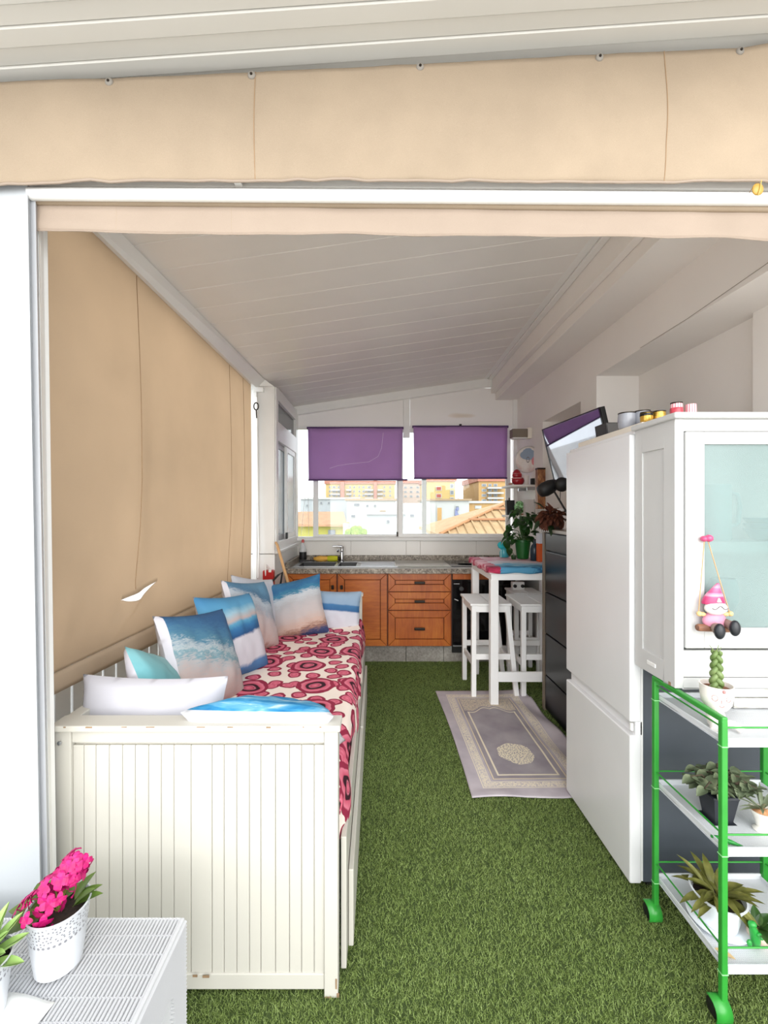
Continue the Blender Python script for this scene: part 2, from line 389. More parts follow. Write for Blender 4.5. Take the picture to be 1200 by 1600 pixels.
# the side window on the left
w2 = MB(); Xs0, Xs1 = -.935, -.885
for bx in [(3.86,3.94,1.125,2.556), (4.80,4.92,1.125,2.585), (3.94,4.80,1.125,1.20), (3.94,4.80,2.46,2.57), (3.94,4.80,2.10,2.27)]:
    w2.box(Xs0, Xs1, *bx)
w2o = struct('window_2', w2, white_alu, bevel=.004)
frost = Mat('grey_side_glass', srgb(170,180,184), .12); frost.b.inputs['Alpha'].default_value = .72
dgl = Mat('smoked_glass', srgb(92, 98, 98), .15)
obj('transom_pane', MB().box(-.92, -.914, 3.93, 4.81, 2.26, 2.47), dgl.m, w2o)
for k, (ya, yb, xo) in enumerate([(3.945, 4.42, -.928), (4.34, 4.80, -.905)]):
    m = MB()
    for bx in [(ya,ya+.05,1.2,2.1), (yb-.05,yb,1.2,2.1), (ya+.05,yb-.05,1.2,1.25), (ya+.05,yb-.05,2.05,2.1)]: m.box(xo-.012, xo+.012, *bx)
    s_ = obj('sash', m, white_alu if k else grey_alu, w2o, bevel=.002)
    obj('pane', MB().box(xo-.003, xo+.003, ya+.04, yb-.04, 1.24, 2.06), frost.m, s_)
obj('catch', MB().box(-.892, -.880, 4.28, 4.34, 1.2, 1.26), black_matt, w2o)

# ------------------------------------------------------------------ canvas valance, roller blind, left canvas
def canvas(name, rgb, tr=.25, lin=.12):
    m = Mat(name, srgb(*rgb), .85, spec=.15); m.coord()
    n1 = m.noise(1.6, 4, rough=.6); n2 = m.noise(420, 2)
    c = srgb(*rgb); a = tuple(x*(1-lin) for x in c[:3])+(1,); e = tuple(min(1, x*(1+lin*.6)) for x in c[:3])+(1,)
    col = m.ramp(n1*.8+n2*.2, [(.3, a), (.7, e)]); m.color(col); m.bump(n2, .25, .002)
    if tr: m.translucent(tr, col)
    return m.m
can_v = canvas('beige_canvas', (167, 150, 130), .10, .2)
can_s = canvas('pale_canvas', (166, 150, 136), .12)
can_l = canvas('tan_canvas', (208, 191, 171), .82, .08)
can_h = canvas('tan_canvas_hem', (206, 188, 166), .5, .08)
seam_m = plain('seam_thread', (150, 122, 92), .9)
def lerp_pts(pts, x):
    for (a, b), (c, d) in zip(pts, pts[1:]):
        if x <= c or (c, d) == pts[-1]: return b+(d-b)*(x-a)/(c-a)
def YV(px): return 1.185+.05*px/1200
top_pts = [(-200,138),(0,129),(170,122),(393,112),(656,100),(937,84),(1045,79),(1157,74),(1200,68),(1400,50)]
bot_pts = [(-200,296),(0,290),(90,286),(400,284),(656,284),(880,286),(1200,286),(1400,288)]
rivets = [(170,127.5), (393,117), (656.5,104), (937,89), (1157,79)]
va = thing('canvas_valance', 'long beige canvas strip riveted along the roof edge above the opening', 'canvas', (0, 1.2, 2.33))
def val_pt(u, v):
    px = -200+1600*u; yt, yb = lerp_pts(top_pts, px), lerp_pts(bot_pts, px)
    sag = 0
    for (ra, _), (rb, _) in zip(rivets, rivets[1:]):
        if ra < px < rb: sag = 3.0*math.sin(PI*(px-ra)/(rb-ra))
    yt -= 0; py = yt+(yb-yt)*v+sag*(1-v)*.6
    q = P(px, py, YV(px))
    puck = 0
    for rx, ry in rivets:
        dd = (px-rx)/26; puck += .003*math.exp(-dd*dd)*math.exp(-v*3.2)
    wv = .010*mnoise.noise(Vector((px*.007, v*1.5, 3)))+.006*mnoise.noise(Vector((px*.025, v*2.2, 8)))*(v+.25)
    q.y += puck-abs(wv)*1.2*(.3+v)-.012*math.sin(PI*v); return q-Vector((0,1.2,2.33))
obj('cloth', MB().grid(180, 22, val_pt), can_v, va, smooth=180, fix=False, solid=.002)
obj('hem', MB().tube([val_pt(i/60, 1)+Vector((0,-.001,0)) for i in range(61)], .0035, 8), can_s, va, smooth=60)
for sx in (399, 1037):
    u = (sx+200)/1600
    obj('seam', MB().tube([val_pt(u, k/24)+Vector((0,-.0018,0)) for k in range(25)], .0011, 6), seam_m, va, smooth=60)
for rx, ry in rivets:
    q = P(rx, ry, YV(rx)-.003)-va.location; M = Matrix.Translation(q) @ Matrix.Rotation(PI/2, 4, 'X')
    r_ = obj('rivet', MB().lathe([(.004,.0035),(.008,.003),(.0105,.0005),(.011,-.002),(.011,-.004)], 16, M=M), plain('dull_rivet', (136,130,122), .5), va, smooth=50)
    obj('rivet_head', MB().lathe([(.0004,.0055),(.0036,.005),(.004,.002)], 12, M=M), bronze, r_, smooth=50)

rb = thing('roller_blind', 'white tube roller with a pale beige canvas flap over the room opening', 'blind', (0, 1.25, 2.3))
L0 = Vector(rb.location)
def pr(px, py, dy): return P(px, py, YV(px)+dy)-L0
obj('cassette', MB().bar(pr(46,293,.060), pr(1400,299,.060), .05, .03), white_alu, rb, bevel=.004)
obj('tube', MB().tube([pr(47,303,.03), pr(1400,313,.03)], .0165, 20), white_lacquer, rb, smooth=40)
obj('bracket', MB().bar(pr(368,289.5,.03), pr(379,289.5,.03), .03, .008), white_alu, rb)
obj('fabric_roll', MB().tube([pr(47,314,.05), pr(600,319,.05), pr(1400,328,.05)], .012, 14), can_v, rb, smooth=40)
fb = [(40,361),(140,362),(300,365),(390,367),(450,366),(560,364),(656,369),(760,369),(930,368),(1040,371),(1200,374),(1400,376)]
def flap(u, v):
    px = 47+1353*u; yt = 317+.009*px; yb = lerp_pts(fb, px)
    q = P(px, yt+(yb-yt)*v, YV(px)+.052)
    q.y += -.003*v*math.sin(px*.019)-.005*mnoise.noise(Vector((px*.012, v*2, 1)))*(.4+v); return q-L0
obj('canvas_flap', MB().grid(150, 10, flap), can_s, rb, smooth=180, fix=False, solid=.002)
obj('hem', MB().tube([flap(i/80, 1)+Vector((0,-.001,0)) for i in range(81)], .0022, 6), can_s, rb, smooth=60)
for sx in (182, 362):
    obj('seam', MB().tube([flap((sx-47)/1353, k/8)+Vector((0,-.001,0)) for k in range(9)], .0004, 5), can_v, rb, smooth=60)
# the little golden leaf hanging at the right of the roller
q = P(1184, 296, 1.19)
lf = thing('leaf_ornament', 'small golden almond-shaped leaf hanging at the right end of the roller tube', 'ornament', q)
obj('leaf_blade', MB().ball((0,0,0), (.0155,.005,.022), 16, 10, fn=lambda d: 1-.28*abs(d.z)**2), plain('golden_leaf', (176,138,58), .35, var=.15, vs=40), lf, smooth=180)
obj('leaf_rib', MB().tube([(-.004,-.006,-.021),(.001,-.0068,0),(.005,-.006,.021)], .0012, 6), plain('pale_gold', (198,168,92), .4), lf, smooth=60)
obj('cord', MB().tube([(.004,0,.02),(.005,.012,.026),(.006,.034,.016)], .001, 6), seam_m, lf)

# left canvas: folds, seams, a tear
lc = thing('side_canvas', 'large tan canvas curtain with a white tear hanging along the left side', 'curtain', (-1.06, 2.5, .9))
LC = Vector(lc.location)
def zlow(u): return .938-.045*u
def fold(Y, z):
    k = max(0, min(1, (2.5-z)/1.6))*max(0, min(1, (z-1.02)/.6))
    d = .030*mnoise.noise(Vector((Y*1.3, z*.5, 4.2)))*k
    for yc, am, wd in ((1.955,.034,.085),(2.13,-.016,.10),(3.22,.026,.07),(3.42,.012,.06)):
        yy = yc+.035*math.sin((z-1.2)*1.9); e = (Y-yy)/wd; d += am*k*math.exp(-e*e)
    e = ((Y-1.9-(z-1.05)*1.05)/.05)                                         # creases running down from the tear
    d += .02*math.exp(-e*e)*max(0,min(1,(1.16-z)/.08))*max(0,min(1,(z-.93)/.10))
    e = ((Y-1.42-(z-.9)*.55)/.06)
    d += .02*math.exp(-e*e)*max(0,1.3-z)/.4*max(0,min(1,(z-.95)/.10))
    return d
TY0, TY1 = 1.865, 2.16
def can_pt(Y, z): return Vector((-1.085+.006*(Y-1.4)+fold(Y, z), Y, z))-LC
def upper(u, v):
    Y = 1.31+2.42*u; zt = tear_z(Y); return can_pt(Y, zt+(2.545-zt)*v)
def tear_z(Y): return 1.105+(Y-1.9)*.10
def lower(u, v):
    Y = 1.31+2.42*u; zt = tear_z(Y); lens = 0
    if TY0 < Y < TY1:
        s_ = (Y-TY0)/(TY1-TY0); lens = .024*(math.sin(PI*s_**.6))**1.2
    zb = zlow(u); zt2 = zt-lens
    q = can_pt(Y, zb+(zt2-zb)*v); q.x += lens*.5*v; return q
obj('cloth', MB().grid(200, 60, upper).grid(200, 14, lower), can_l, lc, smooth=180, solid=.0015)
for y0 in (1.985, 3.20, 3.52):
    pts = []
    for k in range(40):
        z = 2.53-(2.53-.97)*k/39
        if y0 < 2.2 and z < 1.12: break
        Y = y0-.035*(1 if z < 1.4 else 0)*((1.4-z)/.4)+.01*math.sin(z*4); pts.append(can_pt(Y, z)+Vector((.0018,0,0)))
    obj('seam', MB().tube(pts, .0016, 6), seam_m, lc, smooth=60)
def hem(u, v):
    Y = 1.31+2.42*u; zt = zlow(u); return can_pt(Y, zt-(.066+.065*u)*v)+Vector((.004*math.sin(PI*v)+.004,0,0))
obj('hem_band', MB().grid(120, 4, hem), can_h, lc, smooth=180, fix=False, solid=.004)
tie = thing('curtain_hook', 'dark ring hook on the far edge of the tan side canvas', 'hook', (-1.03, 3.76, 2.36))
tr_ = [(.0+.0*k, .02*math.cos(k*PI/8)*.6, .025*math.sin(k*PI/8)) for k in range(17)]
obj('ring', MB().tube([(.02*math.cos(k*PI/8), -.015, .03*math.sin(k*PI/8)) for k in range(17)], .005, 8), bronze, tie, smooth=60)
obj('shank', MB().tube([(0,-.015,-.03),(.004,-.015,-.10)], .005, 8), bronze, tie, smooth=60)
# white balustrade outside, seen under the canvas
ba = thing('balustrade', 'white slatted balustrade outside below the tan canvas', 'balustrade', (-1.30, 2.5, 0))
obj('rail', MB().box(-.04, .04, -1.3, 1.32, .93, .975), white_lacquer, ba, bevel=.006)
obj('rail', MB().box(-.03, .03, -1.3, 1.32, .06, .10), white_lacquer, ba, bevel=.006)
k = 0
while k < 25:
    y0 = -1.26+k*.105
    obj('slat', MB().box(-.012, .012, y0, y0+.09, .10, .93), white_stool, ba, bevel=.003); k += 1

# purple roller blinds at the window
pm_ = Mat('purple_fabric', srgb(190,148,206), .75); pm_.coord(); n1 = pm_.noise(300, 2); n2 = pm_.noise(2.2, 2)
pc = pm_.ramp(n1*.3+n2*.7, [(.3, srgb(186,144,202)), (.7, srgb(202,158,218))]); pm_.color(pc); pm_.bump(n1, .15, .002); pm_.translucent(.3, pc)
for pa, pb, yt, yb, lab in [(481,629,669,750,'left purple roller blind half lowered over the window with a pale scratch line'),
                            (646,793,667,747.5,'right purple roller blind half lowered over the window')]:
    Yb = 4.84
    xa, xb, zt, zb = X(pa,Yb), X(pb,Yb), Z(yt,Yb), Z(yb,Yb)
    t = thing('purple_blind', lab, 'blind', ((xa+xb)/2, Yb, zt), 0, 'purple blinds at the kitchen window'); hw = (xb-xa)/2; h = zt-zb
    obj('fabric', MB().grid(20, 10, lambda u, v: ((2*u-1)*hw*(1-.016*v), .006*math.sin(v*3)+.003*math.sin(u*9), -h*v)), pm_.m, t, smooth=180, fix=False, solid=.0015)
    obj('roller', MB().tube([(-hw-.012,.012,.004),(hw+.012,.012,.004)], .014, 12), plain('purple_tube', (84,54,104), .6), t, smooth=40)
    obj('bottom_bar', MB().tube([(-hw*.99,0,-h),(hw*.99+(.06 if pa < 500 else 0),0,-h+.003)], .009, 10), plain('purple_bar', (90,58,110), .6), t, smooth=40)
    if pa < 500:
        pts = [(.33,-.05),(.31,-.22),(.27,-.31),(.16,-.37),(-.05,-.39),(-.2,-.41),(-.3,-.44)]
        obj('scratch', MB().tube([(x*.95*hw/.53,-.004,z) for x, z in pts], .0022, 5), plain('pale_scratch', (244,222,250), .7), t, smooth=60)
    else:
        obj('bracket', MB().box(-.012,.012,-.01,.02,.012,.03), black_matt, t)
for px in (474, 482):
    pass
cord = thing('blind_cord', 'thin white pull cord hanging at the left of the window', 'cord', (X(476), 4.87, 2.3))
obj('strand', MB().tube([(0,0,0),(.02,0,-.6),(-.03,0,-1.1)], .0018, 6), white_lacquer, cord)
obj('strand', MB().tube([(.02,0,0),(.05,0,-.6),(.055,0,-1.1)], .0018, 6), white_lacquer, cord)
# ------------------------------------------------------------------ furniture (meshes given in room coordinates, stored relative to their thing)
def wobj(name, mb, mat, root, base=None, **k):
    L = (base or root).location
    mb.v = [(v[0]-L.x, v[1]-L.y, v[2]-L.z) for v in mb.v]; return obj(name, mb, mat, root, **k)

# day bed -----------------------------------------------------------
cream = plain('cream_white_paint', (190, 187, 178), .45, var=.03, vs=4)
chip = plain('bare_wood_chip', (142, 116, 88), .8, var=.2, vs=60)
bed = thing('day_bed', 'cream white wooden day bed with tongue and groove end boards along the canvas', 'bed', (-.55, 2.4, 0))
def endboard(Y0, Y1, planks):
    e = wobj('end_board', MB().box(-.98,-.93,Y0,Y1,0,.812).box(-.162,-.120,Y0,Y1,0,.812).box(-.93,-.162,Y0+.004,Y1-.004,.772,.812)
             .box(-.93,-.162,Y0+.006,Y1-.006,.02,.068).box(-.93,-.162,Y0+.02,Y1-.012,.05,.80), cream, bed, bevel=.003)
    wobj('top_rail', MB().box(-.990,-.112,Y0-.013,Y1+.013,.812,.831), cream, e, base=bed, bevel=.004)
    for pa, pb in zip(planks, planks[1:]):
        x0, x1 = (pa-CX)*1.338/F, (pb-CX)*1.338/F
        wobj('plank', MB().box(x0+.0006,x1-.0006,Y0+.010,Y0+.022,.066,.762), cream, e, base=bed, bevel=.0022, seg=1)
    return e
pl = [110,127,146,167,188,208,229,249,269,296,329,348,368,388,406,429,451,470,490,507]
e1 = endboard(1.338, 1.388, pl); e2 = endboard(3.42, 3.47, [110, 180, 250, 330, 420, 507])
wobj('bolt', MB().lathe([(.006,0),(.006,.004),(.002,.0045)], 12, M=Matrix.Translation((-.962,1.337,.775)) @ Matrix.Rotation(PI/2,4,'X')), steel, e1, base=bed)
cm = MB()
for k in range(9):
    x = -.97+.83*((k*.618+.1*R.random()) % 1); a = R.uniform(.003, .03)
    cm.box(x, x+a, 1.3247, 1.327, .8275-R.uniform(0,.002), .8295)
for (x, z, a, b) in [(-.53,.064,.02,.006),(-.56,.066,.014,.005),(-.128,.03,.005,.03),(-.124,.004,.008,.012),(-.16,.002,.02,.004)]:
    cm.box(x, x+a, 1.3365, 1.339, z, z+b)
wobj('paint_chip', cm, chip, e1, base=bed, kind='stuff')
wobj('back_board', MB().box(-.985,-.955,1.39,3.42,.10,.80).box(-.992,-.948,1.39,3.42,.80,.825), cream, bed, bevel=.003)
wobj('front_rail', MB().box(-.117,-.099,1.405,3.42,.02,.44), cream, bed, bevel=.003)
for ya, yb in ((1.468,2.42),(2.44,3.40)):
    wobj('drawer_front', MB().box(-.097,-.080,ya,yb,.03,.285), cream, bed, bevel=.003)
wobj('slat_base', MB().box(-.95,-.15,1.40,3.41,.26,.30), black_matt, bed)
wobj('mattress', MB().box(-.95,-.165,1.40,3.41,.30,.575), white_lacquer, bed, bevel=.03, seg=3)
# bedspread with round flowers
bm_ = Mat('flower_print', rough=.8, spec=.2); uvn = bm_.n('ShaderNodeTexCoord'); bm_.co = uvn.outputs['UV']
wob = bm_.n('ShaderNodeTexNoise'); bm_.nt.links.new(bm_.co, wob.inputs['Vector']); wob.inputs['Scale'].default_value = 9; wob.inputs['Detail'].default_value = 2
vm = bm_.n('ShaderNodeVectorMath', operation='MULTIPLY_ADD'); bm_.nt.links.new(wob.outputs['Color'], vm.inputs[0]); vm.inputs[1].default_value = (.05,.05,0); bm_.nt.links.new(bm_.co, vm.inputs[2])
d1 = bm_.voro(3.7, vm.outputs[0], rand=.55); d2 = bm_.voro(10.5, vm.outputs[0], rand=.9); e2_ = bm_.voro(10.5, vm.outputs[0], 'DISTANCE_TO_EDGE', .9)
ink, wine, rose, pink, wht = srgb(52,22,32), srgb(142,40,66), srgb(196,84,108), srgb(214,120,140), srgb(232,218,208)
disc = bm_.ramp(d1, [(0,pink),(.07,rose),(.085,wine),(.095,pink),(.125,ink),(.175,ink),(.19,rose),(.27,pink),(.285,wine),(.335,wine)])
leaf_c = bm_.ramp(d2, [(0,pink),(.16,rose),(.26,pink),(.29,wine),(.40,wine),(.42,wht)])
bm_.color(bm_.mix(d1.lt(.34), bm_.mix(d1.gt(.355), wine, leaf_c), disc)); nz = bm_.noise(5, 3); bm_.bump(nz, .2, .01)
def spread(u, v):
    Y = 1.405+2.0*v; s_ = u*1.0                                   # s: arc length from the back board over the front edge
    top = .79; z = .592+.006*mnoise.noise(Vector((s_*7, Y*5, 0)))
    if Y > 3.2: z += .05*((Y-3.2)/.2)**1.3*max(0, min(1, (s_-.35)/.3))*(1+.5*mnoise.noise(Vector((s_*14,Y*9,5))))
    if s_ < top: x = -.945+s_
    else:
        a = (s_-top)/.055
        if a < 1: x = -.155+.035*math.sin(a*PI/2); z -= .035*(1-math.cos(a*PI/2))
        else:
            dz = s_-top-.055; x = -.120+.016*math.sin(Y*16+2*math.sin(Y*5))*min(1,dz/.08)+.008; z -= .035+dz*.92+.012*math.sin(Y*7)*min(1,dz/.1)
    return Vector((x, Y, z))
g = MB().grid(70, 120, spread, lambda u, v: (u*1.0, 2.0*v))
cov = wobj('bedspread', g, bm_.m, bed, smooth=180, fix=False, solid=.006)
cov.parent = None; cov.location = bed.location
tag(cov, 'pink and wine red flower print bedspread draped over the day bed', 'bedspread')

# cushions ----------------------------------------------------------
def print_mat(name, stops, ang=0, scale=1, dist=.25, nscale=4, border=None, half=(.2,.2), streak=0):
    stops = [(p, tuple(max(0, (q*.88+.12*sum(c[:3])/3)*.70) for q in c[:3])+(1,)) for p, c in stops]
    m = Mat(name, rough=.8, spec=.2); m.coord(); x, y, z = m.xyz()
    n_ = m.noise(nscale, 5, rough=.6, dist=1.2)
    f = x*(math.sin(ang)/scale)+z*(math.cos(ang)/scale)+.5+(n_-.5)*dist
    if streak:
        mp = m.n('ShaderNodeMapping'); t = m.n('ShaderNodeTexCoord'); m.nt.links.new(t.outputs['Object'], mp.inputs[0]); mp.inputs['Scale'].default_value = (14,14,60); mp.inputs['Rotation'].default_value = (0,.5,0)
        f = f+(m.noise(1.5, 4, co=mp.outputs[0], dist=1.5)-.5)*streak
    c = m.ramp(f, stops)
    if border: c = m.mix((x*-1.0/half[0]).gt(border), c, srgb(204,202,210))
    c = m.mix(y.gt(.0), c, srgb(204,202,210))                       # the back is plain white
    m.color(c); m.bump(m.noise(9, 3), .25, .01); return m.m
S = srgb
def cushion(name_label, c, w_, h_, t_, normal, roll, mat, cat='cushion', seed=0):
    """front (printed) face looks along normal; local x across, local z up, front = -y"""
    n_ = Vector(normal).normalized(); up = Vector((0,0,1)); up = (up-n_*up.dot(n_)).normalized() if abs(n_.z) < .98 else Vector((0,1,0))
    xax = up.cross(-n_).normalized() if False else (-n_).cross(up)*-1
    xax = up.cross(n_).normalized()                                 # seen from the front, x runs to the right
    M = Matrix(((xax.x,-n_.x,up.x,c[0]),(xax.y,-n_.y,up.y,c[1]),(xax.z,-n_.z,up.z,c[2]),(0,0,0,1))) @ Matrix.Rotation(roll, 4, 'Y')
    mb = MB(); N = 28
    def face(sg):
        def fn(u, v):
            a, b = 2*u-1, 2*v-1
            k = max(0, (1-a*a))*max(0, (1-b*b))
            th = t_/2*(k**.42)
            x = w_/2*a*(1-.07*(1-b*b)); z = h_/2*b*(1-.07*(1-a*a))
            q = mnoise.noise(Vector((a*1.6+seed*3, b*1.6, seed)))*.022+mnoise.noise(Vector((a*4+seed, b*4, sg)))*.008
            return (x+q*.3, sg*(th+q*(k**.5)*.8), z-.02*(1-abs(b))*0)
        return fn
    mb.grid(N, N, face(-1)); mb.grid(N, N, face(1))
    o = obj('cushion', mb, mat, smooth=180); o.matrix_world = M; return tag(o, name_label, cat, 'cushions on the day bed')
white_c = plain('white_cushion', (182,181,188), .85, var=.02, bump=.15, bs=9, spec=.2)
m_band = print_mat('turquoise_wave_print', [(.2,S(240,240,246)),(.40,S(240,240,246)),(.46,S(92,178,222)),(.6,S(56,150,206)),(.72,S(160,210,236)),(.8,S(70,160,212)),(1,S(120,196,232))], 0, .30, .25, 5, streak=.25)
cushion('plain white cushion standing behind the near end board', (-.77,1.50,.728), .49, .37, .15, (.06,-1,.12), .035, white_c, seed=1)
# second cushion: white edge below a turquoise painted top
mm = Mat('turquoise_brush_print', rough=.8, spec=.2); mm.coord(); x, y, z = mm.xyz()
mpn = mm.n('ShaderNodeMapping'); tcn = mm.n('ShaderNodeTexCoord'); mm.nt.links.new(tcn.outputs['Object'], mpn.inputs[0]); mpn.inputs['Scale'].default_value = (4,18,18); mpn.inputs['Rotation'].default_value = (0,.25,0)
nn = mm.noise(2.2, 4, co=mpn.outputs[0], dist=.6)
bl = mm.ramp(nn, [(.3,S(196,212,222)),(.42,S(104,164,196)),(.55,S(54,134,180)),(.7,S(30,104,158))])
mm.color(mm.mix(y.lt(-.010), S(200,201,206), bl))
cushion('white cushion with a turquoise brushed top beside the plain white one at the near end', (-.362,1.51,.735), .47, .42, .17, (.02,.60,.80), 0, mm.m, seed=2)
m3 = print_mat('teal_print', [(.1,S(70,164,176)),(.4,S(112,192,202)),(.7,S(150,214,220)),(1,S(180,226,230))], .6, .4, .4, 3)
cushion('pointed white and pale teal cushion seen edge on behind the plain white one', (-.83,1.72,.735), .42, .42, .15, (.82,.30,.42), .48, m3, seed=3)
m4 = print_mat('wave_and_sand_print', [(.05,S(216,186,178)),(.28,S(214,194,190)),(.42,S(196,196,200)),(.5,S(120,170,184)),(.56,S(196,206,212)),(.66,S(84,142,170)),(.8,S(66,124,168)),(.95,S(52,104,156))], .25, .40, .30, 5, .90, (.23,.23), streak=.3)
cushion('big cushion with a sandy shore and curling blue wave print leaning on the back board', (-.81,2.05,.785), .48, .46, .16, (.95,-.22,.42), .16, m4, seed=4)
m5 = print_mat('sea_and_feather_print', [(.0,S(70,120,178)),(.10,S(84,134,190)),(.14,S(226,222,232)),(.44,S(230,226,236)),(.47,S(36,92,150)),(.56,S(48,128,188)),(.62,S(90,178,218)),(.66,S(214,190,186)),(.74,S(170,214,234)),(.82,S(92,176,222)),(1,S(66,150,206))], -.12, .44, .12, 4)
cushion('bright blue sea print cushion with white feathery shapes third along the back board', (-.79,2.42,.795), .46, .46, .16, (.93,-.30,.42), .14, m5, seed=5)
m6 = print_mat('rocky_shore_print', [(.02,S(170,96,80)),(.12,S(216,184,176)),(.42,S(214,198,198)),(.55,S(176,184,196)),(.66,S(196,208,220)),(.76,S(84,132,168)),(.92,S(104,160,196))], .35, .42, .30, 5, .95, (.21,.22), streak=.2)
cushion('cushion with pinkish sand and grey blue rocks at the far part of the back board', (-.80,2.80,.81), .45, .46, .16, (.93,-.28,.38), .18, m6, seed=6)
m6b = print_mat('pale_lilac_print', [(.1,S(196,168,170)),(.35,S(206,204,216)),(.6,S(220,224,234)),(.8,S(214,222,236)),(1,S(228,230,240))], .2, .4, .2, 4)
cushion('pale lilac cushion half hidden at the far corner of the back board', (-.845,3.06,.80), .42, .44, .15, (.88,-.38,.30), .22, m6b, seed=9)
m7 = print_mat('surf_print', [(.05,S(60,72,120)),(.13,S(176,130,110)),(.20,S(220,186,170)),(.36,S(210,196,194)),(.56,S(196,194,198)),(.68,S(206,214,222)),(.74,S(60,140,176)),(.82,S(42,112,164)),(.94,S(60,130,180))], -.12, .44, .16, 4, .97, (.22,.22), streak=.18)
cushion('square cushion with blue surf over beige sand tilted against the far end board', (-.60,3.20,.765), .44, .43, .17, (-.06,-1,.30), -.22, m7, seed=7)
m8 = print_mat('blue_band_print', [(.0,S(228,226,236)),(.42,S(226,226,238)),(.5,S(222,224,238)),(.53,S(52,112,170)),(.64,S(64,128,184)),(.67,S(150,182,214)),(1,S(168,194,220))], .06, .34, .06, 6)
cushion('small cushion with a blue horizon band leaning in the far right corner of the bed', (-.325,3.34,.715), .40, .31, .13, (.05,-1,.22), .04, m8, seed=8)

# kitchen base units ----------------------------------------------------
wd = Mat('orange_stained_wood', rough=.38); wd.coord(scale=(3,3,22))
k1 = wd.noise(2.2, 5, rough=.6, dist=.8); wd.coord(scale=(2,2,2)); k2 = wd.noise(1.6, 3)
wd.color(wd.ramp(k1*.45+k2*.55, [(.3, S(150,70,22)), (.5, S(184,98,34)), (.68, S(206,124,50))])); wd.bump(k1, .05, .003)
wdh = Mat('orange_stained_wood_across', rough=.38); wdh.coord(scale=(22,3,3)); k1 = wdh.noise(2.2, 5, rough=.6, dist=.8); wdh.coord(scale=(2,2,2)); k2 = wdh.noise(1.6, 3)
wdh.color(wdh.ramp(k1*.45+k2*.55, [(.3, S(146,66,20)), (.5, S(178,92,30)), (.68, S(202,120,46))]))
carc = plain('dark_carcass_wood', (104, 48, 18), .5, var=.15)
def xk(px): return (px-CX)*4.25/F
def zk(py): return EYE-(py-CY)*4.25/F
def panel_front(root, name, x0, x1, z0, z1, rail, handle, Yf=4.245, grain=None):
    m = MB(); d = .02; xs = (x0, x0+rail, x1-rail, x1); rz_ = min(rail, (z1-z0)*.42); zs = (z0, z0+rz_, z1-rz_, z1); g_ = .0016
    for quad in ([(xs[0],zs[0]),(xs[3],zs[0]),(xs[2],zs[1]-g_),(xs[1],zs[1]-g_)], [(xs[0],zs[3]),(xs[1],zs[2]+g_),(xs[2],zs[2]+g_),(xs[3],zs[3])],
                 [(xs[0],zs[0]+g_*2),(xs[1]-g_,zs[1]),(xs[1]-g_,zs[2]),(xs[0],zs[3]-g_*2)], [(xs[3],zs[0]+g_*2),(xs[3],zs[3]-g_*2),(xs[2]+g_,zs[2]),(xs[2]+g_,zs[1])]):
        m.prism(quad, 'y', Yf, Yf+d)
    m.box(xs[1]+.004, xs[2]-.004, Yf+.007, Yf+.018, zs[1]+.004, zs[2]-.004)
    o = wobj(name, m, grain or wd, root, bevel=.002, seg=1)
    if handle == 'bar':
        zc_ = (z0+z1)/2; xc_ = (x0+x1)/2
        wobj('handle', MB().box(xc_-.05, xc_+.05, Yf-.026, Yf-.012, zc_-.013, zc_+.013).box(xc_-.045, xc_-.035, Yf-.014, Yf+.010, zc_-.006, zc_+.006).box(xc_+.035, xc_+.045, Yf-.014, Yf+.010, zc_-.006, zc_+.006), bronze, o, base=root, bevel=.005)
    elif handle:
        hx, hz = handle
        wobj('knob', MB().box(hx-.013, hx+.013, Yf-.026, Yf-.010, hz-.020, hz+.020).box(hx-.005, hx+.005, Yf-.012, Yf, hz-.006, hz+.006), bronze, o, base=root, bevel=.006)
    return o
su = thing('sink_cabinet', 'orange stained wood base cabinet with two doors under the black sink', 'cabinet', (-.38, 4.58, 0))
wobj('body', MB().box(-.862,.097,4.268,4.93,.168,.77).box(-.862,.097,4.268,4.29,.77,.872), carc, su)
panel_front(su, 'door', xk(448), xk(525.5), .172, .872, .062, (xk(520), zk(917)))
panel_front(su, 'door', xk(528), xk(604.5), .172, .872, .062, (xk(534), zk(917)))
du = thing('drawer_cabinet', 'orange stained wood base cabinet with three drawers and dark bar handles', 'cabinet', (.41, 4.58, 0))
wobj('body', MB().box(.099,.718,4.268,4.93,.168,.876), carc, du)
for za, zb in ((zk(924), .872), (zk(953), zk(925.2)), (.172, zk(954.3))):
    panel_front(du, 'drawer', xk(606.5), xk(704.5), za, zb, .066, 'bar', grain=wdh)
dw = thing('dishwasher', 'black built-in dishwasher under an orange wood strip right of the drawers', 'dishwasher', (1.02, 4.58, 0))
wobj('body', MB().box(.722,1.33,4.275,4.93,.10,.876), black_matt, dw)
wobj('wood_strip', MB().box(.724,1.33,4.248,4.27,.812,.872), wdh, dw, bevel=.002)
dd = wobj('door', MB().box(.726,1.328,4.25,4.275,.185,.808), black_gloss, dw, bevel=.004)
wobj('dial', MB().lathe([(.022,0),(.022,.006),(.018,.010),(.004,.011)], 24, M=Matrix.Translation((xk(721),4.25,zk(920))) @ Matrix.Rotation(PI/2,4,'X')), plain('dial_grey',(64,66,68),.4), dd, base=dw, smooth=40)
wobj('marking', MB().box(xk(709),xk(718),4.2485,4.2505,zk(913),zk(911.5)), plain('pale_print',(150,152,154),.5), dd, base=dw)
wobj('marking', MB().bar((xk(710),4.249,zk(936)),(xk(716),4.249,zk(938.5)),.002,.007), plain('white_print',(226,228,230),.5), dd, base=dw)
wobj('bottom_trim', MB().box(.726,1.328,4.246,4.262,.168,.180), steel, dw)
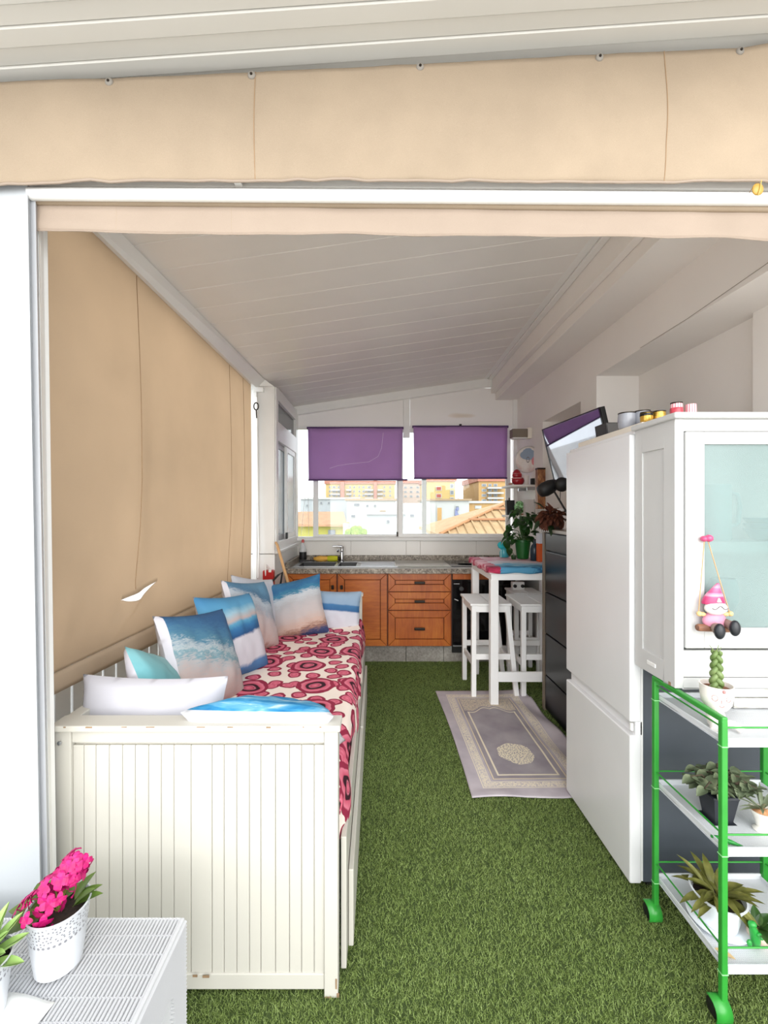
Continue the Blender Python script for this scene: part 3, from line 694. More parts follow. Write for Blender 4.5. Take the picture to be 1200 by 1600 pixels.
gm = Mat('mottled_granite', rough=.35); gm.coord(); a1 = gm.noise(28, 5, rough=.7); a2 = gm.voro(60, dim='3D')
gm.color(gm.ramp(a1*.75+a2*.3, [(.32,S(58,52,46)),(.45,S(112,102,90)),(.58,S(150,140,126)),(.72,S(190,182,168))]))
pg = Mat('grey_stone_plinth', rough=.7); pg.coord(); a1 = pg.noise(55, 4, rough=.7); a2 = pg.noise(4, 3)
pg.color(pg.ramp(a1*.5+a2*.5, [(.35,S(112,106,100)),(.52,S(150,145,138)),(.7,S(184,180,172))])); pg.bump(a1, .3, .004)
pt = thing('plinth', 'grey stone plinth of three slabs under the kitchen units', 'plinth', (.25, 4.32, 0))
for xa, xb in ((-.86,.275),(.279,.642),(.646,1.33)):
    wobj('slab', MB().box(xa,xb,4.308,4.332,.0,.164), pg.m, pt, bevel=.002)
wt = thing('worktop', 'mottled grey brown stone effect worktop with upstand along the back wall', 'worktop', (.34, 4.57, .877))
m = MB()
for bx in [(-.868,1.545,4.21,4.36), (-.868,1.545,4.71,4.93), (-.868,-.79,4.36,4.71), (-.43,-.395,4.36,4.71), (-.215,1.545,4.36,4.71)]:
    m.box(*bx, .877, .92)
wtop = Mat('worktop_sheen', rough=.28); wtop.coord(); a1 = wtop.noise(28, 5, rough=.7); wtop.color(wtop.ramp(a1, [(.3,S(128,124,116)),(.5,S(168,164,156)),(.7,S(196,192,184))]))
wobj('slab', m, wtop.m, wt, smooth=None)
wobj('front_edge', MB().box(-.869,1.545,4.202,4.2105,.874,.921), gm.m, wt, bevel=.003)
wobj('upstand', MB().box(-.85,1.545,4.908,4.93,.92,.978).box(-.884,-.852,4.23,4.93,.92,.978), gm.m, wt, bevel=.002)
sk = thing('sink', 'black two-bowl sink with a steel drainer set in the worktop', 'sink', (-.3, 4.53, .92))
m = MB()
for (xa, xb) in ((-.79,-.43),(-.395,-.215)):
    ya, yb, d = 4.36, 4.71, .14
    m.add([(xa,ya,.922),(xb,ya,.922),(xb,yb,.922),(xa,yb,.922),(xa+.02,ya+.02,.92-d),(xb-.02,ya+.02,.92-d),(xb-.02,yb-.02,.92-d),(xa+.02,yb-.02,.92-d)],
          [(4,5,6,7),(0,1,5,4),(1,2,6,5),(2,3,7,6),(3,0,4,7)])
wobj('bowl', m, black_basin, sk, fix=False)
m = MB()
for bx in [(-.83,.20,4.325,4.36), (-.83,.20,4.71,4.80), (-.83,-.79,4.36,4.71), (-.43,-.395,4.36,4.71), (-.215,-.20,4.36,4.71)]: m.box(*bx, .9205, .927)
wobj('rim', m, steel, sk, bevel=.002)
m = MB().box(-.20,.20,4.36,4.71,.9205,.924)
for k in range(9): m.box(-.17,.17,4.39+k*.034,4.40+k*.034,.924,.929)
wobj('drainer', m, steel, sk, bevel=.0015)
fc = thing('tap', 'chrome mixer tap behind the sink', 'tap', (-.385, 4.76, .927))
obj('body', MB().lathe([(.026,0),(.026,.01),(.021,.014),(.021,.155),(.018,.16),(.002,.162)], 20), chrome, fc, smooth=40)
obj('spout', MB().tube([(0,0,.105),(-.012,-.05,.118),(-.03,-.13,.128),(-.032,-.14,.118)], [.013,.012,.011,.010], 12), chrome, fc, smooth=50)
obj('lever', MB().tube([(0,0,.16),(-.05,-.01,.166),(-.10,-.02,.165)], [.012,.008,.006], 10), chrome, fc, smooth=50)
hob = thing('hob', 'dark ceramic hob at the right end of the worktop', 'hob', (1.0, 4.6, .92))
obj('glass_plate', MB().box(-.27,.30,-.24,.25,.0,.006), plain('hob_glass',(64,68,72),.12), hob, bevel=.002)
obj('ring', MB().lathe([(.085,.0062),(.085,.0068),(.08,.0068),(.08,.0062)], 32, c=(-.1,-.09,0)), plain('ring_print',(120,122,124),.4), hob)
obj('ring', MB().lathe([(.07,.0062),(.07,.0068),(.066,.0068),(.066,.0062)], 32, c=(.13,.1,0)), plain('ring_print2',(120,122,124),.4), hob)
gb = obj('glass_board', MB().box(-.275,.265,-.25,.26,0,.008), Mat('frosted_board', S(196,197,190), .12).m, bevel=.003); gb.location = (.46, 4.60, .921); tag(gb, 'pale frosted glass board lying on the worktop left of the hob', 'board')
bo = thing('soap_bottle', 'clear bottle with a pink red cap and dark label left of the sink', 'bottle', (-.815, 4.82, .928))
clearp = Mat('clear_plastic', S(236,238,240), .1); clearp.b.inputs['Alpha'].default_value = .55
obj('body', MB().lathe([(.036,0),(.038,.01),(.038,.12),(.030,.155),(.014,.185),(.013,.20)], 20), clearp.m, bo, smooth=50)
obj('label', MB().lathe([(.0385,.012),(.0395,.014),(.0395,.095),(.0385,.097)], 20, cap=(False,False)), black_matt, bo, smooth=40)
obj('cap', MB().lathe([(.015,.198),(.015,.222),(.008,.232),(.003,.233)], 16), plain('red_cap',(206,84,80),.4), bo, smooth=40)
dsh = thing('dish_stand', 'low black tray under the soap bottle left of the sink', 'tray', (-.74, 4.80, .9205))
dsh.location = (-.79, 4.82, .9205)
obj('tray', MB().box(-.06,.10,-.05,.05,0,.007), black_matt, dsh, bevel=.002)
obj('rim', MB().box(-.06,.10,-.055,-.05,0,.02).box(.10,.105,-.05,.05,0,.02), black_matt, dsh)
cl_ = obj('dish_cloth', MB().ball((0,0,0), (.095,.035,.03), 24, 12, fn=lambda d: 1+.18*mnoise.noise(d*2.3)+.1*mnoise.noise(d*6)), plain('orange_cloth',(238,182,84),.85,var=.1,vs=20,bump=.3,bs=40), smooth=180)
cl_.location = (-.60, 4.765, .955); tag(cl_, 'folded orange yellow cloth lying behind the sink', 'cloth')
spg = thing('sponge', 'lime yellow rolled cloth with a dark end beside the tap', 'cloth', (-.48, 4.765, .957))
obj('roll', MB().tube([(-.06,0,0),(-.03,0,.001),(.03,0,0),(.05,0,0)], [.028,.031,.030,.027], 16), plain('lime_cloth',(206,204,40),.8,var=.1,vs=20,bump=.3,bs=50), spg, smooth=60)
obj('dark_end', MB().lathe([(.012,0),(.022,.004),(.022,.02),(.01,.026)], 14, M=Matrix.Translation((.05,0,-.002)) @ Matrix.Rotation(PI/2,4,'Y')), bronze, spg, smooth=50)

# things by the far left corner
rbx = thing('red_holder', 'red plastic holder with white hooks on the wall behind the far bed end', 'holder', (-.935, 3.795, .80))
obj('box', MB().box(-.046,.046,-.035,.035,0,.165), plain('red_plastic',(178,26,26),.35), rbx, bevel=.010)
obj('hook', MB().tube([(-.02,-.03,.12),(-.02,-.037,.165),(-.018,-.02,.215),(-.010,0,.20),(0,.02,.168)], .006, 8), white_lacquer, rbx, smooth=60)
obj('hook', MB().box(.006,.03,-.038,-.02,.15,.176), white_lacquer, rbx, bevel=.003)
bg_ = thing('strap_bag', 'dark brown bag with a looped strap behind the far bed end', 'bag', (-.86, 3.62, 0))
obj('bag_body', MB().ball((0,0,.40), (.13,.07,.42), 20, 14, fn=lambda d: 1+.05*mnoise.noise(d*3)), plain('dark_brown_leather',(44,30,24),.6,var=.2), bg_, smooth=180)
obj('strap', MB().tube([(-.06,-.03,.76),(-.03,-.03,.86),(.05,-.03,.95),(.085,-.03,.975),(.075,-.03,.90),(.05,-.03,.80)], .008, 8), black_matt, bg_, smooth=60)
br = thing('broom', 'pale wooden broom handle leaning at the left wall by the sink', 'broom', (-.50, 3.58, 0))
obj('handle', MB().tube([(-.375,.215,1.205),(-.36,.206,1.18),(0,0,.10)], [.010,.0125,.0125], 12), plain('pale_beech',(206,164,116),.5,var=.1), br, smooth=50)
obj('brush_head', MB().box(-.13,.13,-.025,.025,.07,.11), plain('broom_head',(150,40,40),.5), br, bevel=.008)
obj('bristles', MB().box(-.125,.125,-.022,.022,.0,.07), plain('broom_bristles',(60,60,66),.9,bump=.6,bs=200), br, kind='stuff')

# bar table and stools ---------------------------------------------------
white_wood = plain('white_painted_wood', (198, 198, 197), .42, var=.02)
tb = thing('bar_table', 'tall white wooden bar table with a printed cloth against the right wall', 'table', (1.2, 3.68, 0))
TX0, TX1, TY0_, TY1_ = .853, 1.535, 3.33, 4.03
for (x, y) in ((TX0,TY0_),(TX0,TY1_-.06),(TX1-.06,TY0_),(TX1-.06,TY1_-.06)):
    wobj('leg', MB().box(x,x+.06,y,y+.06,.008 if y < 3.5 else 0,.952), white_stool, tb, bevel=.003)
wobj('apron', MB().box(TX0+.005,TX1,TY0_+.005,TY0_+.027,.95,1.0).box(TX0+.005,TX0+.027,TY0_+.027,TY1_-.03,.95,1.0).box(TX0+.005,TX1,TY1_-.027,TY1_-.005,.95,1.0), white_stool, tb, bevel=.002)
wobj('tabletop', MB().box(TX0-.012,TX1+.01,TY0_-.012,TY1_+.012,.999,1.045), white_stool, tb, bevel=.004)
wobj('stretcher', MB().box(TX0+.06,TX1-.06,TY0_+.012,TY0_+.034,.178,.252), white_stool, tb, bevel=.003)
wobj('stretcher', MB().box(TX0+.06,TX1-.06,TY1_-.042,TY1_-.02,.178,.252), white_stool, tb, bevel=.003)
cm_ = Mat('painted_print_cloth', rough=.7, spec=.25); cm_.coord(); x, y, z = cm_.xyz()
mp = cm_.n('ShaderNodeMapping'); tc_ = cm_.n('ShaderNodeTexCoord'); cm_.nt.links.new(tc_.outputs['Object'], mp.inputs[0]); mp.inputs['Scale'].default_value = (1.6,5,5)
n1 = cm_.noise(2.2, 5, co=mp.outputs[0], dist=1.2)
f = (y+.35)/.72*.85+(n1-.5)*.9+.08
red_ = cm_.ramp(n1, [(.35,S(120,40,60)),(.48,S(196,56,92)),(.6,S(230,180,190))])
c1 = cm_.ramp(f, [(.0,S(84,150,186)),(.06,S(40,88,128)),(.12,S(72,150,190)),(.22,S(110,186,214)),(.3,S(206,206,216)),(.55,S(226,206,212)),(.68,S(206,140,156)),(.8,S(228,204,208)),(1,S(204,120,140))])
cm_.color(cm_.mix((x+(n1-.5)*.12).lt(-.285), c1, red_))
def cloth(u, v):
    m_ = .042; a = (TX1-TX0+.03); b = TY1_-TY0_+.03
    s_ = -m_+u*(a+m_); t_ = -m_+v*(b+2*m_); z = 1.047; x = max(0, min(a, s_)); y = max(0, min(b, t_))
    dx = x-s_; dy = t_-y
    ov = max(abs(dx), abs(dy)); z -= ov*(1+.10*math.sin((s_+t_)*30))
    x_ = TX0-.016+x-.004*(dx > 0)-.003*math.sin(t_*40)*(dx > 0); y_ = TY0_-.016+y+.004*(1 if dy > 0 else -1 if dy < 0 else 0)+.003*math.sin(s_*34)*(dy < 0)
    if ov == 0: z += .003+.003*mnoise.noise(Vector((s_*7,t_*9,2)))
    return Vector((x_, y_, z))
tcl = wobj('table_cloth', MB().grid(66, 66, cloth), cm_.m, tb, smooth=180, fix=False, solid=.003)
tcl.parent = None; tcl.location = tb.location; tag(tcl, 'pink and blue painted print cloth covering the tall white bar table', 'tablecloth')

def stool(label, x0, y0, w_, d_, zb=.0, splay=(0,.075), rung=0):
    t = thing('bar_stool', label, 'stool', (x0+w_/2, y0+d_/2, 0), 0, 'white bar stools at the tall table')
    hw, hd = w_/2, d_/2; g_ = .003
    obj('seat_plank', MB().box(-hw,-g_,-hd,hd,.727,.745), white_stool, t, bevel=.004)
    obj('seat_plank', MB().box(g_,hw,-hd,hd,.727,.745), white_stool, t, bevel=.004)
    ix, iy, lw = hw-.012, hd-.012, .037
    obj('apron', MB().box(-ix+.02,ix-.02,-iy+.004,-iy+.024,.675,.728).box(-ix+.02,ix-.02,iy-.024,iy-.004,.675,.728)
        .box(-ix+.004,-ix+.024,-iy+.024,iy-.024,.675,.728).box(ix-.024,ix-.004,-iy+.024,iy-.024,.675,.728), white_stool, t, bevel=.002)
    for sx in (-1, 1):
        sp = splay[0] if sx < 0 else splay[1]
        for sy in (-1, 1):
            z0 = zb if sy < 0 else 0
            xt = sx*(ix-lw/2); yt = sy*(iy-lw/2); xb = xt+sx*sp
            obj('leg', MB().hexa([(xb-lw/2,yt-lw/2,z0),(xb+lw/2,yt-lw/2,z0),(xb+lw/2,yt+lw/2,z0),(xb-lw/2,yt+lw/2,z0),
                                  (xt-lw/2,yt-lw/2,.727),(xt+lw/2,yt-lw/2,.727),(xt+lw/2,yt+lw/2,.727),(xt-lw/2,yt+lw/2,.727)]), white_stool, t, bevel=.003)
        xs_ = sx*(ix-lw/2+sp*.63)
        obj('side_rung', MB().box(xs_-.009,xs_+.009,-iy+lw,iy-lw,.24+rung,.285+rung), white_stool, t, bevel=.002)
    for sy in (-1, 1):
        ys_ = sy*(iy-lw/2)
        obj('cross_rung', MB().box(-(ix-lw+splay[0]*.55),ix-lw+splay[1]*.55,ys_-.009,ys_+.009,.30,.345), white_stool, t, bevel=.002)
    return t
stool('white wooden bar stool pulled out in front of the tall table on its left', .728, 3.46, .325, .43, .008)
stool('white wooden bar stool tucked under the tall table beside the black chest', 1.118, 3.45, .33, .43, .008, (0,.02))
stool('white wooden bar stool at the back between the tall table and the dishwasher', 1.205, 3.905, .262, .29, 0, (0,.0), .018)
bx_ = thing('white_box', 'small white box with two dark knobs on the rear bar stool', 'box', (1.30, 4.10, .745))
obj('case', MB().box(-.055,.055,-.03,.03,0,.07), white_lacquer, bx_, bevel=.006)
for sx in (-1, 1): obj('knob', MB().lathe([(.016,0),(.016,.012),(.012,.016),(.002,.017)], 16, M=Matrix.Translation((sx*.035,-.029,.035)) @ Matrix.Rotation(PI/2,4,'X')), black_matt, bx_, smooth=40)

# prayer rug ---------------------------------------------------------------
rm = Mat('woven_rug_print', rough=.9, spec=.15); rm.coord(); x, y, z = rm.xyz()
HW, HL = .355, .665
d = (x*-1).abs()*-1+HW; dl = y.abs()*-1+HL; de = d.min(dl)
vn = rm.voro(75); nn = rm.noise(60, 2, dist=2.5); orn = vn.op('MULTIPLY', 2.0).band(.35, .75).max(nn.band(.46,.56))
bei, bei2 = S(236,226,204), S(222,208,184)
big = rm.noise(5, 3)
field = rm.ramp(big, [(.35, S(150,143,150)), (.65, S(174,167,172))])
outer = rm.ramp(big, [(.35, S(178,170,178)), (.65, S(200,192,198))])
c = rm.mix(de.gt(.145), outer, field)
c = rm.mix(de.band(.085,.125)*orn, c, bei)
c = rm.mix(de.band(.076,.081).max(de.band(.127,.131)), c, bei)
c = rm.mix(de.band(.148,.156), c, bei2)
# inner arch: straight sides near the viewer, lobed towards the table
ax = x.abs(); arch = (ax*5.2).op('COSINE')*.14+.17+(ax*38).sin()*.022
inn = (d-.182).min(y+HL-.182).min((y*-1)+arch+.03)
c = rm.mix(inn.band(0,.011), c, bei)
spand = (y-arch-.05).gt(0)*de.gt(.165)
c = rm.mix(spand*orn, c, bei2)
me_ = ((x/.105)*(x/.105)+((y+.26)/.115)*((y+.26)/.115)).sqrt()+((y*70).sin()+(x*70).sin())*.03
c = rm.mix(me_.lt(1)*vn.op('MULTIPLY', 2.0).gt(.55), c, bei)
rm.color(c); rm.bump(rm.noise(500, 2), .3, .002)
def rugpt(u, v):
    x, y = (2*u-1)*HW, (2*v-1)*HL
    z = .007+.003*mnoise.noise(Vector((x*6,y*6,0)))
    r = max(0, x-.16)/.2
    z += r*(.012+.014*math.sin(y*11+x*24)*(y < .5)); 
    if v < .04: z += .004*math.sin(u*9)
    return Vector((x+.014*math.sin(v*3), y+.006*math.sin(u*7)*(v < .1), max(.005, z)))
rug = obj('prayer_rug', MB().grid(60, 90, rugpt), rm.m, smooth=180, fix=False, solid=.004)
rug.location = (.83, 2.925, .004); rug.rotation_euler = (0,0,.012); tag(rug, 'grey prayer rug with beige ornamental border on the turf before the stools', 'rug')

# black chest --------------------------------------------------------------
gb_m = plain('taupe_edge', (120, 108, 94), .5, var=.08)
chest_black = plain('black_chest_front', (20,20,23), .3, var=.3, vs=4)
bc = thing('black_chest', 'tall glossy black chest with taupe edges between the fridge and bar table', 'chest', (1.40, 2.85, 0))
wobj('body', MB().box(1.255,1.548,2.40,3.29,.0,1.315), black_matt, bc)
wobj('edge_frame', MB().box(1.228,1.258,3.262,3.296,0,1.32).box(1.228,1.258,2.396,2.43,0,1.32), gb_m, bc, bevel=.003)
wobj('top_board', MB().box(1.222,1.549,2.39,3.302,1.318,1.342), plain('grey_top',(150,142,132),.3,var=.05), bc, bevel=.003)
for k, (za, zb) in enumerate(((1.188,1.31),(.885,1.178),(.58,.875),(.275,.57),(.02,.265))):
    dr = wobj('drawer_front', MB().box(1.236,1.256,2.434,3.258,za,zb), chest_black, bc, bevel=.003)

# fridge ---------------------------------------------------------------------
fg = thing('fridge_freezer', 'tall white two-door fridge freezer with a dark grey side', 'fridge', (1.32, 2.01, 0))
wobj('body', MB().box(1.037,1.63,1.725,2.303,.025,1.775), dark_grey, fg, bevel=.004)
wobj('foot', MB().box(1.06,1.12,1.74,1.80,0,.026).box(1.06,1.12,2.22,2.28,0,.026).box(1.54,1.60,1.74,1.80,0,.026).box(1.54,1.60,2.22,2.28,0,.026), black_matt, fg)
wobj('door', MB().box(.984,1.030,1.722,2.305,.652,1.776), fridge_white, fg, bevel=.006, seg=3)
wobj('door', MB().box(.984,1.030,1.722,2.305,.022,.600), fridge_white, fg, bevel=.006, seg=3)
wobj('handle_strip', MB().box(1.008,1.036,1.726,2.30,.598,.654), fridge_white, fg, bevel=.003)
wobj('door_gasket', MB().box(1.028,1.037,1.726,2.30,.03,1.77), white_lacquer, fg)
wobj('top_cover', MB().box(1.0,1.62,1.722,2.30,1.776,1.792), fridge_white, fg, bevel=.004)
wobj('hinge', MB().lathe([(.007,0),(.007,.03)], 12, c=(.998,1.735,.616)), white_lacquer, fg, smooth=40)
tbd = obj('cream_board', MB().box(-.28,.28,-.28,.27,0,.034), plain('cream_board',(226,218,206),.5), bevel=.004); tbd.location = (1.315,2.01,1.792); tag(tbd, 'thick cream board lying flat on top of the fridge', 'board')

# display cabinet with frosted glass ------------------------------------------
fz = Mat('frosted_teal_glass', S(168,184,183), .22, spec=.5); fz.coord()
fz.b.inputs['Transmission Weight'].default_value = 0
tr = fz.n('ShaderNodeBsdfRefraction'); tr.inputs['Roughness'].default_value = .10; tr.inputs['IOR'].default_value = 1.02; tr.inputs[0].default_value = S(226,238,237)
mx = fz.n('ShaderNodeMixShader'); mx.inputs[0].default_value = .62
fz.nt.links.new(fz.b.outputs[0], mx.inputs[1]); fz.nt.links.new(tr.outputs[0], mx.inputs[2]); fz.nt.links.new(mx.outputs[0], fz.nt.nodes['Material Output'].inputs[0])
dc = thing('glass_door_cabinet', 'white wooden cabinet with a frosted teal glass door in front of the fridge', 'cabinet', (1.37, 1.60, .881))
cx0, cx1, cy0, cy1, cz0, cz1 = .999, 1.72, 1.486, 1.715, .881, 1.786
wobj('carcass', MB().box(cx0+.006,cx0+.024,cy0+.004,cy1,cz0,cz1).box(cx1-.02,cx1,cy0,cy1,cz0,cz1).box(cx0+.024,cx1-.02,cy1-.012,cy1,cz0,cz1).box(cx0+.024,cx1-.02,cy0+.02,cy1-.012,1.02,1.036), white_wood, dc)
wobj('side_frame', MB().box(cx0,cx0+.008,cy0,cy0+.055,cz0,cz1).box(cx0,cx0+.008,cy1-.045,cy1,cz0,cz1).box(cx0,cx0+.008,cy0+.055,cy1-.045,cz0,cz0+.075).box(cx0,cx0+.008,cy0+.055,cy1-.045,cz1-.09,cz1), white_wood, dc, bevel=.002)
wobj('tag_plate', MB().box(cx0-.003,cx0+.001,cy0+.10,cy0+.15,cz0+.03,cz0+.045), white_lacquer, dc, bevel=.002)
wobj('face_frame', MB().box(cx0-.001,cx0+.026,cy0-.004,cy0+.0,cz0,cz1).box(cx0+.010,cx0+.026,cy0,cy0+.015,cz0,cz1).box(cx0+.026,cx1,cy0-.004,cy0+.015,1.745,cz1).box(cx0+.026,cx1,cy0-.004,cy0+.015,cz0,cz0+.035), white_wood, dc, bevel=.002)
wobj('drawer_front', MB().box(cx0+.028,cx1,cy0-.002,cy0+.014,.918,1.008), white_wood, dc, bevel=.003)
wobj('top_board', MB().box(.985,1.73,1.462,1.72,cz1,cz1+.020), white_wood, dc, bevel=.005)
wobj('chip', MB().box(cx0-.001,cx0+.003,cy0+.018,cy0+.03,cz0,cz0+.012), chip, dc)
dx0, dx1, dz0, dz1 = 1.030, 1.50, 1.018, 1.742
dr = wobj('door', MB().box(dx0,1.092,cy0-.012,cy0+.006,dz0,dz1).box(dx1-.06,dx1,cy0-.012,cy0+.006,dz0,dz1).box(1.092,dx1-.06,cy0-.0115,cy0+.006,dz0,1.086).box(1.092,dx1-.06,cy0-.0115,cy0+.006,1.700,dz1), white_wood, dc, bevel=.0025)
wobj('door_bead', MB().box(1.049,1.053,cy0-.0135,cy0-.010,dz0+.01,dz1-.01).box(1.036,1.040,cy0-.0135,cy0-.010,dz0+.01,dz1-.01), white_wood, dr, base=dc)
wobj('pane', MB().box(1.086,dx1-.055,cy0-.003,cy0+.001,1.080,1.706), fz.m, dr, base=dc)
kp = plain('pink_glaze', (196,76,118), .2, var=.15, vs=60)
wobj('knob', MB().ball((1.079,cy0-.026,1.385), (.011,.012,.010), 16, 10).ball((1.092,cy0-.030,1.387), (.013,.013,.012), 16, 10).tube([(1.084,cy0-.03,1.385),(1.084,cy0-.008,1.385)], .005, 8), kp, dr, base=dc, smooth=60)
wobj('shelf', MB().box(cx0+.024,cx1-.02,cy0+.02,cy1-.012,1.335,1.372), white_wood, dc)
gw = plain('pale_crockery', (150,176,178), .25, var=.05)
jg = thing('jug', 'pale tall jug with a handle behind the frosted glass on the upper shelf', 'jug', (1.215, 1.585, 1.372))
obj('body', MB().lathe([(.04,0),(.045,.01),(.045,.19),(.042,.2),(.038,.2),(.038,.02)], 24), gw, jg, smooth=40)
obj('handle', MB().tube([(.043,0,.17),(.075,0,.165),(.085,0,.12),(.078,0,.06),(.043,0,.045)], .008, 10), gw, jg, smooth=60)
cu = thing('stemmed_glass', 'pale round goblet behind the frosted glass on the lower shelf', 'glass', (1.24, 1.585, 1.036))
obj('bowl', MB().lathe([(.008,.07),(.03,.085),(.045,.12),(.046,.16),(.038,.2),(.035,.2),(.042,.15),(.02,.09)], 24), gw, cu, smooth=50)
obj('stem', MB().lathe([(.04,0),(.038,.004),(.007,.012),(.007,.072)], 20), gw, cu, smooth=50)
bl_ = thing('stacked_bowls', 'pale stack of bowls behind the frosted glass at the right of the upper shelf', 'bowls', (1.38, 1.585, 1.372))
for k in range(3): obj('bowl', MB().lathe([(.02,0),(.03,.004),(.055,.04),(.053,.041),(.028,.008)], 24, c=(0,0,.02*k)), gw, bl_, smooth=50)
cr = thing('whitewashed_crate', 'whitewashed rough wooden crate on the trolley under the white cabinet', 'crate', (1.305, 1.55, .802))
wwm = Mat('whitewashed_wood', rough=.85); wwm.coord(scale=(6,6,40)); q1 = wwm.noise(2.5, 5, rough=.7, dist=1); wwm.color(wwm.ramp(q1, [(.3,S(150,146,138)),(.5,S(212,210,204)),(.7,S(232,232,228))])); wwm.bump(q1, .5, .004)
for k in range(2): obj('board', MB().box(-.09,.085,-.045,-.033,.002+.038*k,.036+.038*k), wwm.m, cr, bevel=.002)
for k in range(2): obj('board', MB().box(-.09,.085,.033,.045,.002+.038*k,.036+.038*k), wwm.m, cr, bevel=.002)
obj('end_panel', MB().box(-.09,-.08,-.033,.033,0,.0785).box(.075,.085,-.033,.033,0,.0785), wwm.m, cr)
# ------------------------------------------------------------------ green trolley
tm = Mat('perforated_tray', S(238,241,245), .45); tm.coord(); q = tm.voro(170, rand=.15); tm.color(tm.ramp(q, [(.18,S(190,194,200)),(.34,S(214,216,220))])); tm.bump(q, .25, .003)
tl = thing('trolley', 'green metal trolley with three white trays standing on the turf at the right', 'trolley', (1.20, 1.443, 0))
QX0, QX1, QY0, QY1 = 1.0065, 1.40, 1.287, 1.60; pw = .0175
for k, (x, y) in enumerate(((QX0,QY0),(QX1,QY0),(QX0,QY1),(QX1,QY1))):
    lg = wobj('post', MB().bar((x,y,.045),(x,y,.868),pw,pw,(0,1,0)), green_metal, tl, bevel=.003)
    for z in (.795,.478,.135): wobj('collar', MB().box(x-pw/2-.0008,x+pw/2+.0008,y-pw/2-.0008,y+pw/2+.0008,z-.003,z), plain('pale_green',(150,214,150),.4), lg, base=tl)
    # castor: a half fender over a black wheel
    M = Matrix.Translation((x,y,.026)) @ Matrix.Rotation(PI/2,4,'Y')
    cs = wobj('castor', MB().lathe([(.004,-.010),(.021,-.009),(.025,-.006),(.025,.006),(.021,.009),(.004,.010)], 20, M=Matrix.Translation((x-.022,y+.004,.0255)) @ Matrix.Rotation(PI/2,4,'Y')), black_matt, tl, smooth=40)
    fm = MB()
    def fen(u, v): a = -.35+u*(PI*.5+.9); r = .033+.001; return (x-.036+.046*v, y+.006-math.sin(a)*r*.9, .024+math.cos(a)*r)
    fm.grid(14, 1, fen)
    wobj('fender', fm, green_metal, cs, base=tl, solid=.004, smooth=60)
for x in (QX0, QX1):
    wobj('top_bar', MB().bar((x,QY0-pw/2,.8705),(x,QY1+pw/2,.8705),pw,pw), green_metal, tl, bevel=.004)
    for z in (.846,.534,.205): wobj('side_rod', MB().tube([(x,QY0,z),(x,QY1,z)], .0028, 8), green_metal, tl, smooth=60)
for y in (QY0, QY1):
    for z in (.846,.534,.205): wobj('cross_rod', MB().tube([(QX0,y,z),(QX1,y,z)], .0028, 8), green_metal, tl, smooth=60)
for z in (.80,.483,.142):
    t = wobj('tray', MB().box(QX0+.009,QX1-.009,QY0-.004,QY1+.004,z-.006,z), tm.m, tl, bevel=.002)
    wobj('tray_lip', MB().box(QX0+.009,QX1-.009,QY0-.008,QY0-.001,z-.008,z+.018).box(QX0+.009,QX1-.009,QY1+.001,QY1+.008,z-.008,z+.018)
         .box(QX0+.009,QX0+.014,QY0-.001,QY1+.001,z-.008,z+.012).box(QX1-.014,QX1-.009,QY0-.001,QY1+.001,z-.008,z+.012), tray_white, t, base=tl, bevel=.002)

# ------------------------------------------------------------------ leaves and plants
def leaf_mesh(name, L, Wd, mat, bend=.3, cup=.15, tip=.6, wave=0, thick=0, n=7, seed=0):
    """one leaf along +x, face up"""
    mb = MB()
    def fn(u, v):
        s_ = u; wv = math.sin(PI*min(1, s_**tip))**.8 if 0 < s_ < 1 else 0
        y = (2*v-1)*Wd/2*max(wv, .05 if s_ < 1 else .02)
        z = -bend*L*s_*s_+cup*abs(2*v-1)**1.5*Wd*wv+wave*math.sin(s_*9+seed)*Wd*(2*v-1)
        return (L*s_*(1-.12*bend*s_), y, z)
    mb.grid(n, 4, fn)
    if thick:
        b = MB(); b.v = list(mb.v); b.f = list(mb.f); off = len(mb.v)
        me_pts = [(p[0], p[1], p[2]-thick*(1-(abs(p[1])/(Wd/2+1e-6))**2)*min(1, 4*min(p[0]/L+.02, 1.02-p[0]/L))) for p in mb.v]
        mb.v = mb.v+me_pts; mb.f = mb.f+[tuple(i+off for i in f)[::-1] for f in b.f]
    me = mb.mesh(name, 180, fix=bool(thick)); me.materials.append(mat); return me
def leaf_mat(name, a, b, c, rough=.45, sc_=14):
    m = Mat(name, rough=rough); m.coord(); n_ = m.noise(sc_, 4); x, y, z = m.xyz()
    m.color(m.ramp(n_, [(.3,S(*a)),(.5,S(*b)),(.72,S(*c))])); m.translucent(.15, S(*b)); return m.m
def place_leaves(root, meshes, spots):
    for i, (c, d, up) in enumerate(spots): inst('leaf', meshes[i % len(meshes)], root, frame_mat(c, d, up))

# kalanchoe on the plastic table ------------------------------------------------
TZ = .45
lace = Mat('white_lace_pot', S(238,241,246), .3); lace.coord('Object'); x, y, z = lace.xyz()
tcn = lace.n('ShaderNodeTexCoord'); an = y.op('ARCTAN2', x)
cmb = lace.n('ShaderNodeCombineXYZ'); lace.nt.links.new((an*.058).k, cmb.inputs[0]); lace.nt.links.new(z.k, cmb.inputs[1])
vv = lace.voro(130, cmb.outputs[0], rand=.7); vh = lace.voro(95, cmb.outputs[0], rand=0)
bandm = z.band(.088,.128); row = z.band(.080,.090)
hole = (vv.lt(.24)*bandm).max(vh.lt(.30)*row)
lace.color(lace.mix(hole, S(208,211,216), S(130,130,136))); lace.bump(hole*-1.0, .6, .003)
kl = thing('flower_pot', 'white lace-edged pot of magenta kalanchoe on the white woven table', 'plant', (-.722, 1.0, TZ+.006))
obj('pot', MB().lathe([(.040,0),(.046,.002),(.062,.132),(.064,.134),(.060,.134),(.058,.12),(.05,.06)], 40, cap=(True,False)), lace.m, kl, smooth=40)
